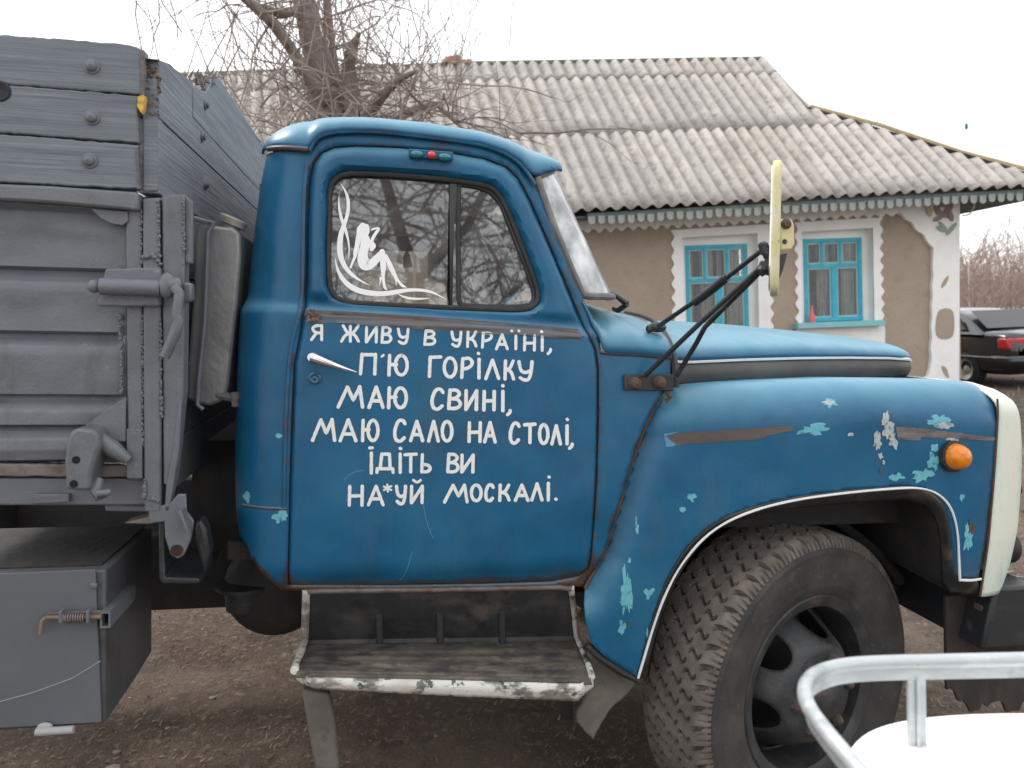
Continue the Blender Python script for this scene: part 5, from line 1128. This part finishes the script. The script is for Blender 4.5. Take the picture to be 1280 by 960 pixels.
# roof
VE, VR = -.62, 2.7
def eave(px): return Q(px, 266.5-(px-713)*(31.0/567), VE)
def ridge(px): return Q(px, np.interp(px, [-200, 235, 420, 600, 953, 1200], [108, 95, 88.5, 81, 75, 72]), VR)
nE = lambda xe: 640+(xe-713)*.832
tops = [(900, 75), (953, 75.5), (962, 84), (985, 112), (1010, 137), (1050, 150), (1100, 164), (1200, 197), (1280, 218), (1345, 236)]
ax_, bx_ = eave(-60).x, eave(1341).x; PW = .178; nw = int((bx_-ax_)/PW)
def colE(u): # u in wave units
    x = ax_+u*PW; lo_, hi_ = -400, 1700
    for _ in range(26):
        m_ = (lo_+hi_)/2
        if eave(m_).x < x: lo_ = m_
        else: hi_ = m_
    return (lo_+hi_)/2
cache = {}
def col(u):
    if u not in cache:
        xe = colE(u); E0, R0 = eave(xe), ridge(nE(xe)); bm_ = 1.0
        f = lambda b: proj(H, E0.lerp(R0, b))
        if nE(xe) > 950:
            lo_, hi_ = 0, 1
            for _ in range(18):
                m_ = (lo_+hi_)/2; x, y = f(m_)
                if y > np.interp(x, [t[0] for t in tops], [t[1] for t in tops]): lo_ = m_
                else: hi_ = m_
            bm_ = lo_
        cache[u] = (E0, R0, bm_)
    return cache[u]
def bat(px_, y):
    for b in np.linspace(0, 1, 400):
        E0, R0, _ = col(px_); 
        if proj(H, E0.lerp(R0, b))[1] < y: return b
    return 1
um = nw*.62; laps = [0, bat(um, 168), bat(um, 99), 1.0]
SLATE = [M('weathered_slate_%s' % n, c, .92, 0, [((.55, .5, .46), 1.7, .45, .7, .6), ((.24, .22, .21), 6, .5, .72, .6), ((.62, .57, .5), 22, .6, .74, .7), ((.34, .23, .11), 3.2, .7, .82, .5)], (60, .006), wear_shade=[((.17, .15, .14), 9, .62, 1.0)]) for n, c in (('pale', (.385, .36, .335)), ('mid', (.34, .318, .30)), ('brown', (.36, .325, .29)))]
rfn = Vector((0, -1, 1)).normalized(); rj = random.Random(9); SW = 6; SPW = 10
for r_ in range(3):
    b0, b1 = laps[r_], laps[r_+1]+(.012 if r_ < 2 else 0)
    for s_ in range(0, nw, SW):
        u0, u1 = s_, min(nw, s_+SW); us = [u0+i/SPW for i in range((u1-u0)*SPW+1)]; nb = 5; mb = MB(); ok = []; wv_ = []
        for u in us:
            E0, R0, bm_ = col(round(u, 3)); bb = max(min(b1, bm_), b0); ok.append(bb > b0+.004)
            for j in range(nb+1):
                b = b0+(bb-b0)*j/nb; p = E0.lerp(R0, b); wv_.append(.5-.5*math.cos(u*2*math.pi)); lift = .032*math.cos(u*2*math.pi)+.009*(1-j/nb)+.02+s_*.0003+.006*noise.noise((u*.5, b*4, r_))
                mb.v.append(tuple(p+rfn*lift-Vector((0, .0, 0))))
        for i in range(len(us)-1):
            if any(ok):
                for j in range(nb): a = i*(nb+1)+j; mb.f.append((a, a+nb+1, a+nb+2, a+1))
        mb.w = [w_*.34 for w_ in wv_]  # troughs darkened: shading of the waves painted into the slate colour
        if mb.f: mb.build('slate_sheet', SLATE[rj.choice((0, 1, 1, 2, 0))], house, 0 if False else 70, solid=-.008)
# ridge board, hip boards, gable edge, hidden back slope
mb = MB(); mb.tube([ridge(x)+Vector((0, .02, .035)) for x in (-150, 100, 235, 420, 600, 780, 953)], .035, 6); mb.build('ridge_cap', M('mossy_ridge', (.14, .14, .11), .9, 0, [((.3, .3, .24), 6, .5, .7, .8)]), house)
def onroof(px, py, up_=.06):
    t0, t1 = Q(px, py, VE), Q(px, py, VR); E0, R0 = eave(900), ridge(nE(900)); n = Vector((0, E0.z-R0.z, R0.y-E0.y)).normalized(); n = Vector((0, -(R0.z-E0.z), (R0.y-E0.y))).normalized()
    d = H.d(px, py); t = (E0-H.c).dot(n)/d.dot(n); return H.c+d*t+n*up_
HIP = M('yellowed_hip_board', (.42, .34, .2), .9, 0, [((.25, .22, .17), 8, .5, .7, .7)])
mb = MB(); mb.tube([onroof(x, y, .055) for x, y in ((1012, 137), (1100, 161), (1200, 194.5), (1280, 215.5), (1345, 233))], .03, 6); mb.build('hip_board', HIP, house)
mb = MB(); mb.tube([onroof(x, y, .05) for x, y in ((953, 76), (985, 112), (1011, 138))], .022, 6); mb.build('gable_board', SLATE[0], house)
cr_ = eave(1341); hz = onroof(1010, 138); rr_ = ridge(953)
mb = MB(); mb.add([cr_, hz, rr_, (rr_.x, 6.2, cr_.z), (cr_.x, 6.4, cr_.z), (rr_.x-.3, 3.6, rr_.z)], [(0, 1, 4), (1, 2, 5), (1, 5, 3, 4)])
lr_ = ridge(-150); mb.add([rr_, (lr_.x, 2.75, lr_.z), (lr_.x, 6.4, cr_.z), (rr_.x+1, 6.4, cr_.z)], [(0, 1, 2, 3)]); mb.build('back_roof_slope', SLATE[1], house, 0)
# eaves: soffit, fascia with rounded teeth
e0, e1 = eave(-60), eave(1341)
mb = MB(); mb.add([e0+Vector((0, .05, -.07)), e1+Vector((0, .05, -.07)), (e1.x, .1, zt_+.12), (e0.x, .1, zt_+.12)], [(0, 1, 2, 3)]); mb.add([e1+Vector((0, .05, -.07)), (e1.x, 6, e1.z-.07), (wr, 6, zt_+.1), (wr, 0, zt_+.1)], [(0, 1, 2, 3)]); mb.build('soffit', GREEN, house, 0)
fx0 = eave(735).x
def eat(x): t = (x-e0.x)/(e1.x-e0.x); return e0.z+(e1.z-e0.z)*t
mb = MB(); mb.prism([(fx0, VE+.05, eat(fx0)-.085), (e1.x, VE+.05, eat(e1.x)-.085), (e1.x, VE+.05, eat(e1.x)-.005), (fx0, VE+.05, eat(fx0)-.005)], (0, .02, 0)); fixn(mb).build('fascia', GREEN, house, 0)
mb = MB(); mb.prism([(e0.x, VE+.12, eat(e0.x)-.09), (fx0, VE+.12, eat(fx0)-.09), (fx0, VE+.12, eat(fx0)-.03), (e0.x, VE+.12, eat(e0.x)-.03)], (0, .03, 0)); fixn(mb).build('bare_batten', BARE, house, 0)
tm = None; x = fx0+.05
while x < e1.x-.05:
    if tm is None:
        mb = MB(); mb.prism([(.044*math.cos(t), 0, .045*math.sin(t)-.01) for t in np.linspace(math.pi, 2*math.pi, 7)]+[(.042, 0, .05), (-.042, 0, .05)], (0, .015, 0)); fixn(mb); o = mb.build('fascia_tooth', TOOTH, house, 0); tm = o.data
    else: o = bpy.data.objects.new('fascia_tooth', tm); sc.collection.objects.link(o); o.parent = house
    o.location = (x, VE+.03, eat(x)-.10+rj.uniform(-.008, .008)); x += .125
# remains of a brick chimney
bri = M('orange_brick', (.36, .17, .11), .9, 0, [((.5, .38, .32), 12, .5, .65, .8)], (40, .004)); bm0 = None; c0_ = ridge(573)
for i, (dx, dz) in enumerate([(-.14, 0), (.1, 0), (-.08, .07)]):
    if bm0 is None: mb = MB(); mb.box((-.12, -.06, 0), (.12, .06, .065)); o = mb.build('brick', bri, house, 0, .006); bm0 = o.data
    else:
        o = bpy.data.objects.new('brick', bm0); sc.collection.objects.link(o); o.parent = house; md = o.modifiers.new('edges', 'BEVEL'); md.width = .006
    o.location = (c0_.x+dx, c0_.y+.0+.02*i, c0_.z+.03+dz); o.rotation_euler = (0, rj.uniform(-.15, .15), rj.uniform(-.4, .4))
mb = MB(); mb.tube([Q(1202, 270, -.2), Q(1212, 268, -.25), Q(1217, 260, -.3), Q(1218, 254, -.35)], .01, 6); mb.build('gutter_hook', GALV, house)

# ================================================================== BARE TREE BEHIND THE CAB
BARK = M('grey_brown_bark', (.2, .155, .135), .95, 0, [((.26, .21, .19), 7, .45, .68, .8, (1, 1, .25)), ((.06, .045, .04), 14, .55, .7, .7, (1, 1, .3))], (26, .02, (1, 1, .25)))
TWIG = M('pale_twig', (.26, .205, .18), .9, 0, [((.4, .33, .29), 5, .45, .7, .7)])
WF = Frame((0, 0, 0), 0); W = WF.at
class Twigs:
    def __init__(s): s.v = []; s.f = []
    def add(s, pts, r0, r1, n=3):
        k = len(s.v); m = len(pts)
        for i, p in enumerate(pts):
            a = pts[max(0, i-1)]; b = pts[min(m-1, i+1)]; t = (b-a).normalized(); u = t.orthogonal().normalized(); w_ = t.cross(u); r = r0+(r1-r0)*i/(m-1)
            for q in range(n): an = 2*math.pi*q/n; s.v.append(tuple(p+(u*math.cos(an)+w_*math.sin(an))*r))
        for i in range(m-1):
            for q in range(n): s.f.append((k+i*n+q, k+i*n+(q+1) % n, k+(i+1)*n+(q+1) % n, k+(i+1)*n+q))
    def build(s, name, mat, parent): mb = MB(); mb.v = s.v; mb.f = s.f; return mb.build(name, mat, parent, 70)
def grow(tw, p, d, L, r, depth, rj, droop=.25, wob=.35, kids=3):
    n = max(4, int(L/.12)); pts = [p.copy()]; q = p.copy(); d = d.normalized()
    for i in range(n):
        d = (d+Vector((rj.gauss(0, wob), rj.gauss(0, wob), rj.gauss(0, wob)-droop))*.22).normalized(); q = q+d*(L/n); pts.append(q.copy())
    tw.add(pts, r, r*.35 if depth else r*.3, 4 if r > .01 else 3)
    if depth:
        for _ in range(kids):
            k = rj.randint(max(1, n//4), n); dd = (pts[k]-pts[k-1]).normalized(); side = Vector((rj.gauss(0, 1), rj.gauss(0, 1), rj.gauss(0, .8))).normalized()
            grow(tw, pts[k], dd*.5+side*.8, L*rj.uniform(.35, .75), r*rj.uniform(.35, .6), depth-1, rj, droop, wob, kids)
tree = empty('bare_tree', loc=(-1.6, 6.3, 0), label='leafless gnarled tree with tangled drooping twigs standing behind the blue cab', cat='tree')
DT = 6.2; O_ = Vector((-1.6, 6.3, 0))
def WW(px, py, y=DT): return W(px, py, y)-O_
mb = MB()
limbs = []
def limb(l, ws, y=DT, jit=.0):
    pts = [WW(a, b, y+(c if c else 0)) for a, b, c in l]; rs = [w_*y/950/2 for w_ in ws]; q = []; rr = []
    for i in range(len(pts)-1):
        for k in range(6): t = k/6; q.append(pts[i].lerp(pts[i+1], t)); rr.append((rs[i]+(rs[i+1]-rs[i])*t)*(1+.12*noise.noise((i+t*2, len(limbs), 0))))
    q.append(pts[-1]); rr.append(rs[-1]); mb.tube(q, rr, 10); limbs.append((q, rr))
limb([(420, 620, 0), (425, 400, 0), (424, 250, 0), (416, 165, 0), (405, 115, 0), (395, 70, 0), (384, 25, 0), (374, -20, 0), (360, -120, 0)], [75, 60, 56, 50, 42, 30, 26, 24, 18])
limb([(430, 300, .1), (425, 150, .1), (418, 90, .15), (412, 40, .2), (408, -10, .2), (404, -90, .2)], [30, 22, 13, 11, 9, 6])
limb([(440, 260, -.1), (446, 160, -.1), (438, 110, -.1), (436, 80, -.1), (440, 60, -.15), (449, 42, -.2)], [34, 26, 20, 16, 13, 5])
limb([(408, 130, -.1), (385, 95, -.2), (362, 58, -.3), (342, 30, -.4), (318, 8, -.5), (285, -20, -.6)], [20, 15, 13, 12, 11, 7])
limb([(384, 26, 0), (368, 15, -.1), (350, 18, -.2), (332, 10, -.3), (312, 6, -.4)], [13, 10, 10, 8, 6])
limb([(430, 180, -.1), (462, 140, -.3), (480, 118, -.4), (498, 100, -.5), (522, 88, -.6)], [26, 15, 11, 8, 4])
limb([(440, 200, 0), (480, 160, .2), (520, 135, .3), (545, 130, .4), (575, 158, .4)], [20, 12, 9, 7, 4])
trunk = mb.build('trunk', BARK, tree, 70)
tw = Twigs(); rj = random.Random(21)
starts = [(q[k], rr[k]) for q, rr in limbs for k in range(len(q)) if q[k].z > 2.0]
for _ in range(120):
    p, r = rj.choice(starts); side = Vector((rj.gauss(0, 1), rj.gauss(0, .7), rj.gauss(.15, .6)))
    grow(tw, p, side, rj.uniform(.4, .95), rj.uniform(.005, .011), 2, rj, rj.choice((.1, .35, .6)), .5, 2)
for _ in range(170):                                    # tangle over the cab roof
    px, py = rj.gauss(425, 80), rj.uniform(100, 215); p = WW(px, py, DT+rj.uniform(-.9, .9)); side = Vector((rj.gauss(0, 1), rj.gauss(0, .6), rj.gauss(.1, .5)))
    grow(tw, p, side, rj.uniform(.5, 1.1), rj.uniform(.005, .011), 2, rj, rj.choice((.2, .5)), .6, 2)
for l in ([(300, 2), (270, 14), (240, 20)], [(300, 60), (275, 95), (262, 115), (250, 140)], [(300, 10), (283, 60), (270, 110)], [(195, -20), (198, 30), (190, 60), (184, 80)], [(168, 0), (190, 30), (195, 20)], [(173, 0), (172, 40), (180, 75), (188, 95)], [(600, 170), (560, 120), (540, 90), (535, 40)], [(495, 120), (480, 60), (495, 0)], [(530, 120), (520, 60), (530, 10)], [(545, 100), (548, 60)], [(560, 90), (570, 60)]):
    pts = resample([WW(a, b, DT-.3) for a, b in l], .12, False); pts = [p+Vector((rj.gauss(0, .012), 0, rj.gauss(0, .012))) for p in pts]; tw.add(pts, .006, .0035, 4)
    for p in pts[1::2]: grow(tw, p, Vector((rj.gauss(0, 1), rj.gauss(0, .5), rj.gauss(-.2, .6))), rj.uniform(.1, .35), .003, 1, rj, .3, .5, 2)
for _ in range(90):
    p = WW(rj.gauss(440, 90), rj.uniform(40, 160), DT+rj.uniform(-.7, .7)); grow(tw, p, Vector((rj.gauss(0, .45), rj.gauss(0, .3), 1)), rj.uniform(.6, 1.3), rj.uniform(.004, .007), 1, rj, -.15, .3, 4)
tw.build('crown', TWIG, tree)
# the tree behind the photographer that shows as a reflection in the side window
rt = empty('bare_tree', loc=(1.1, -4.6, gz(1, -4)), label='bare branches reflected darkly in the side window of the blue cab', cat='tree'); tw = Twigs(); rj = random.Random(77)
mb = MB(); mb.tube([Vector((.9, 0, -.1)), Vector((.8, 0, 1.3)), Vector((.5, .1, 2.2)), Vector((.3, .1, 3.2)), Vector((-.2, 0, 5.4))], [.16, .14, .12, .09, .04], 10); mb.tube([Vector((.3, .1, 3.2)), Vector((1.0, .1, 3.9)), Vector((1.7, 0, 5.2))], [.08, .06, .03], 8); mb.tube([Vector((.3, .1, 3.4)), Vector((-.8, .1, 3.8)), Vector((-2, 0, 4.0))], [.06, .045, .02], 8); mb.tube([Vector((.5, .1, 2.2)), Vector((1.1, .1, 2.7)), Vector((1.9, 0, 3.4))], [.07, .05, .02], 8); mb.tube([Vector((.6, .1, 1.9)), Vector((-.2, .1, 2.25)), Vector((-1.4, 0, 2.4))], [.06, .045, .02], 8); mb.build('trunk', BARK, rt, 70)
for _ in range(420): grow(tw, Vector((rj.uniform(-1.9, 2.2), rj.uniform(-.5, .5), rj.uniform(1.7, 5.4))), Vector((rj.gauss(0, 1), rj.gauss(0, .4), rj.gauss(0, .8))), rj.uniform(.5, 1.5), rj.uniform(.007, .024), 2, rj, .1, .5, 2)
tw.build('crown', TWIG, rt)

# ================================================================== BRUSH, FENCE AND CAR AT THE RIGHT
BR = M('pinkish_brush', (.26, .19, .16), .95, 0, [((.36, .28, .24), .8, .4, .7, .8)])
rj = random.Random(33)
for i, (x, y, h_, n, lab) in enumerate([(14.2, 23, 3.4, 26, 'bare pinkish shrub nearest the corner of the house'), (16.5, 26, 4.2, 30, 'taller bare shrub behind the roof of the black car'), (17.4, 22.5, 3.2, 24, 'low bare shrub at the right edge of the photo'), (14.8, 30, 4.6, 24, 'far bare tree showing between house corner and shrubs'), (19.5, 30, 4.8, 24, 'far bare tree rising over the car boot'), (11.5, 28, 4.4, 14, 'far bare tree mostly hidden behind the house corner')]):
    sh = empty('bare_shrub', loc=(x, y, gz(x, y)), label=lab, cat='shrub', group='bare shrubs behind the yard'); tw = Twigs()
    for _ in range(n): grow(tw, Vector((rj.gauss(0, .7), rj.gauss(0, .5), 0)), Vector((rj.gauss(0, .35), rj.gauss(0, .3), 1)), h_*rj.uniform(.5, .95), .022, 3, rj, -.05, .4, 3)
    tw.build('branches', BR, sh)
HILL = M('brown_thicket', (.24, .18, .15), .95, 0, [((.33, .26, .22), .7, .4, .7, .8), ((.14, .1, .085), 2, .5, .7, .6)], (3, .3))
tw = Twigs(); rj = random.Random(44)
for _ in range(700):
    p = Vector((rj.uniform(8, 40), rj.uniform(33, 42), 0)); grow(tw, p, Vector((rj.gauss(0, .3), 0, 1)), rj.uniform(2.5, 4.6), .035, 1, rj, -.05, .4, 5)
o = tw.build('distant_thicket', BR, None); props(o, kind='stuff')
mb = MB().grid(60, 6, lambda u, v: (-60+200*u, 46+4*v, -.5+(3.6+.5*noise.noise((u*40, 0, 0))+.4*noise.noise((u*130, 0, 0)))*math.sin(v*math.pi/2))); props(mb.build('distant_hedgerow', HILL, None, 60), kind='structure')
fen_ = empty('picket_fence', loc=(15, 19, 0), label='low pale picket fence far behind the black car', cat='fence'); mp_ = None
FW = M('grey_picket_paint', (.42, .44, .43), .8)
mb = MB(); mb.box((-4, 0, 1.15), (9, .03, 1.2)); mb.box((-4, 0, .4), (9, .03, .45)); mb.build('rail', FW, fen_)
for i in range(110):
    if mp_ is None: mb = MB(); mb.box((-.035, -.02, .05), (.035, 0, 1.35)); mb.prism([(-.035, -.02, 1.35), (.035, -.02, 1.35), (0, -.02, 1.42)], (0, .02, 0)); o = mb.build('picket', FW, fen_, 0); mp_ = o.data
    else: o = bpy.data.objects.new('picket', mp_); sc.collection.objects.link(o); o.parent = fen_
    o.location = (-4+i*.12, 0, -.08+rj.uniform(-.02, .02))
# car
CARP = M('black_car_paint', (.012, .013, .015), .22, 0, [((.03, .03, .03), 5, .5, .75, .5)], None, .6)
yaw = rad(100); car = empty('parked_car', loc=(9.45, 13.3, gz(9, 13.3)), label='black saloon car parked beyond the corner of the house', cat='car'); car.rotation_euler = (0, 0, yaw)
def sec(x):     # local x: 0 = tail, forward positive; half width, deck height, roof height
    w_ = np.interp(x, [0, .15, .6, 2.2, 3.9, 4.4, 4.6], [.66, .8, .86, .88, .84, .74, .55]); dk = np.interp(x, [0, .08, .3, 1.0, 3.2, 4.2, 4.6], [.72, .96, 1.0, 1.0, .98, .82, .5]); lo = np.interp(x, [0, .2, 4.3, 4.6], [.42, .24, .22, .4]); return w_, dk, lo
def body(u, v):
    x = 4.6*u; w_, dk, lo = sec(x); pts = [(0, lo), (w_*.8, lo), (w_*.97, lo+.08), (w_, .55), (w_*.99, .75), (w_*.93, dk-.06), (w_*.85, dk), (w_*.4, dk+.03), (0, dk+.035)]
    k = v*16; s = 1 if k <= 8 else -1; k = k if k <= 8 else 16-k; i = min(int(k), 7); f = k-i; return (x, s*(pts[i][0]+(pts[i+1][0]-pts[i][0])*f), pts[i][1]+(pts[i+1][1]-pts[i][1])*f)
bd = MB().grid(60, 33, body); bd = bd.build('body', CARP, car, 50)
def roofc(u, v):
    x = .62+2.75*u; h_ = np.interp(u, [0, .08, .22, .35, .6, .78, .92, 1], [.99, 1.12, 1.33, 1.41, 1.43, 1.36, 1.13, .98]); wt = .86-.30*(h_-.98)/.45
    k = abs(v*2-1); sg = 1 if v < .5 else -1; a = 1-k
    if a < .6: t = a/.6; return (x, sg*(.87+(wt-.87)*t), .96+(h_-.05-.96)*t)
    t = (a-.6)/.4*math.pi/2; return (x, sg*wt*math.cos(t), h_-.05+.07*math.sin(t))
MB().grid(40, 41, roofc).build('roof', CARP, car, 50)
CG = M('dark_car_glass', (.02, .022, .024), .08, 0)
for s in (1, -1):
    mb = MB(); w0, w1 = .862, .70
    def gp_(x, t): return (x, s*(w0+(w1-w0)*t+.006), 1.0+.34*t)
    mb.add([gp_(1.25, .12), gp_(2.0, .1), gp_(2.0, .95), gp_(1.42, .9)], [(0, 1, 2, 3)]); mb.add([gp_(2.08, .1), gp_(3.0, .1), gp_(2.65, .92), gp_(2.08, .95)], [(0, 1, 2, 3)]); mb.add([gp_(.95, .14), gp_(1.17, .12), gp_(1.33, .86), gp_(1.22, .74)], [(0, 1, 2, 3)]); mb.build('side_window', CG, bd, 0)
mb = MB(); mb.add([(.70, .70, 1.04), (.70, -.70, 1.04), (1.2, -.60, 1.36), (1.2, .60, 1.36)], [(0, 1, 2, 3)]); mb.v = [(a-.06, b, c+.03) for a, b, c in mb.v]; mb.build('rear_window', CG, bd, 0)
for s in (1, -1):
    mb = MB(); mb.box((.0, min(s*.45, s*.80), .70), (.30, max(s*.45, s*.80), .90)); mb.v = [(a+(.13 if abs(b) > .7 and a < .1 else 0), b+(s*.035 if a > .2 else 0), c) for a, b, c in mb.v]; mb.v = [(a-.02, b, c) for a, b, c in mb.v]; mb.build('tail_lamp', M('car_red_lens', (.5, .02, .03), .25, coat=.4), car, bevel=.03)
mb = MB(); mb.tube([(.35, .87, .5), (.1, .84, .5), (-.06, .6, .5), (-.08, 0, .5), (-.06, -.6, .5), (.1, -.84, .5), (.35, -.87, .5)], .10, 10); mb.build('rear_bumper', CARP, car, 60)
mb = MB(); mb.tube([(.3, .895, .56), (4.0, .87, .56)], .012, 6); mb.tube([(.3, -.895, .56), (4.0, -.87, .56)], .012, 6); mb.build('side_moulding', GALV, car)
for x in (.98, 3.65):
    for s in (1, -1):
        mb = MB(); mb.lathe((x, s*.66, .31), (0, s, 0), [(0, .19), (0, .29), (.03, .31), (.2, .31), (.225, .28), (.225, .2)], 32); wh = mb.build('wheel', RUBBER, car)
        mb = MB(); mb.lathe((x, s*.66, .31), (0, s, 0), [(.12, .2), (.222, .195), (.20, .17), (.17, .1), (.2, .04), (.2, .001)], 32); mb.build('wheel_rim', GALV, wh)
# mast with a green tip
ms = empty('thin_mast', loc=tuple(W(1210, 205, 26)), label='thin pale mast with a small dark green tip above the roof hip', cat='mast')
mb = MB(); mb.tube([Vector((0, 0, -7)), W(1207, 148, 26)-W(1210, 205, 26)], .012, 6); mb.build('pole', M('pale_pole', (.75, .75, .75), .6), ms)
mb = MB(); mb.ball(W(1208, 158, 26)-W(1210, 205, 26), .07, 6, (.8, .8, 1.7)); mb.build('tip', M('teal_tip', (.03, .14, .14), .6), ms)

# ================================================================== ENAMEL CART WITH ITS TUBE RAIL, FOREGROUND
DR = .98
trl = empty('white_cart', loc=tuple(W(1150, 900, DR)), label='white enamel cart top with galvanised tube rail in the bottom right corner', cat='cart'); OT = W(1150, 900, DR)
zr_ = W(1200, 824, DR).z
def onz(px, py, z):
    d = ray(px, py); return CAM+d*((z-CAM.z)/d.z)-OT
rail = chaikin([(1330, 823), (1200, 826), (1095, 828), (1046, 832), (1016, 843), (1005, 858), (1008, 880), (1026, 907), (1075, 965), (1130, 1030)], 3, False)
mb = MB(); pr_ = [onz(p.x, p.y, zr_) for p in rail]; rr0 = .0092; mb.tube(pr_, rr0, 14); rl_ = mb.build('tube_rail', GALV, trl, 70)
mb = MB(); prb = []
vs = []; m = len(pr_)
for i, p in enumerate(pr_):
    a = pr_[max(0, i-1)]; b = pr_[min(m-1, i+1)]; t = (b-a).normalized(); n = Vector((t.y, -t.x, 0)) if False else Vector((-t.y, t.x, 0))
    vs += [p+Vector((0, 0, -.006))-n*.001, p+Vector((0, 0, -.023))-n*.001, p+Vector((0, 0, -.023))+n*.003, p+Vector((0, 0, -.006))+n*.003]
mb.add(vs, [(4*i+k, 4*(i+1)+k, 4*(i+1)+(k+1) % 4, 4*i+(k+1) % 4) for i in range(m-1) for k in range(4)]); fixn(mb); mb.build('rail_flange', GALV, trl, 30)
zt3 = zr_-.115
for px, py in ((1144, 827), (1044, 950)):
    b = onz(px, py, zr_); mb = MB(); mb.box((b.x-.012, b.y-.004, zt3-OT.z-.05), (b.x+.012, b.y+.002, b.z-.02)); mb.box((b.x-.0025, b.y-.008, zt3-OT.z-.05), (b.x+.0025, b.y-.004, b.z-.02)); mb.build('rail_post', GALV, trl, bevel=.0015)
top = chaikin([(1480, 893), (1280, 890), (1180, 893), (1110, 903), (1070, 921), (1050, 955), (1060, 1010), (1110, 1090)], 2, False)
tt_ = [onz(p.x, p.y, zt3) for p in top]; c1 = tt_[0]+Vector((0, -.5, 0))
tt_ = tt_+[Vector((tt_[0].x, tt_[-1].y, tt_[0].z))]
cen = sum(tt_, Vector())/len(tt_); mb = MB(); L_ = [(1.0, -.14), (1.0, -.014), (.992, -.004), (.978, 0), (.5, .0035), (.02, .004)]
n = len(tt_); mb.add([cen+(p-cen)*s+Vector((0, 0, dz_)) for s, dz_ in L_ for p in tt_], [(j*n+i, j*n+(i+1) % n, (j+1)*n+(i+1) % n, (j+1)*n+i) for j in range(len(L_)-1) for i in range(n)]+[tuple(range((len(L_)-1)*n, len(L_)*n))]); mb.build('enamel_top', WHITEG, trl, 40)
for sx, sy in ((.05, -.06), (.45, -.06), (.1, -.34), (.45, -.34)):
    g_ = gz(OT.x+sx, OT.y+sy); mb = MB(); mb.cyl((sx+.05, sy, g_-OT.z), (sx+.05, sy, zt3-OT.z-.1), .014); mb.build('leg', GALV, trl)
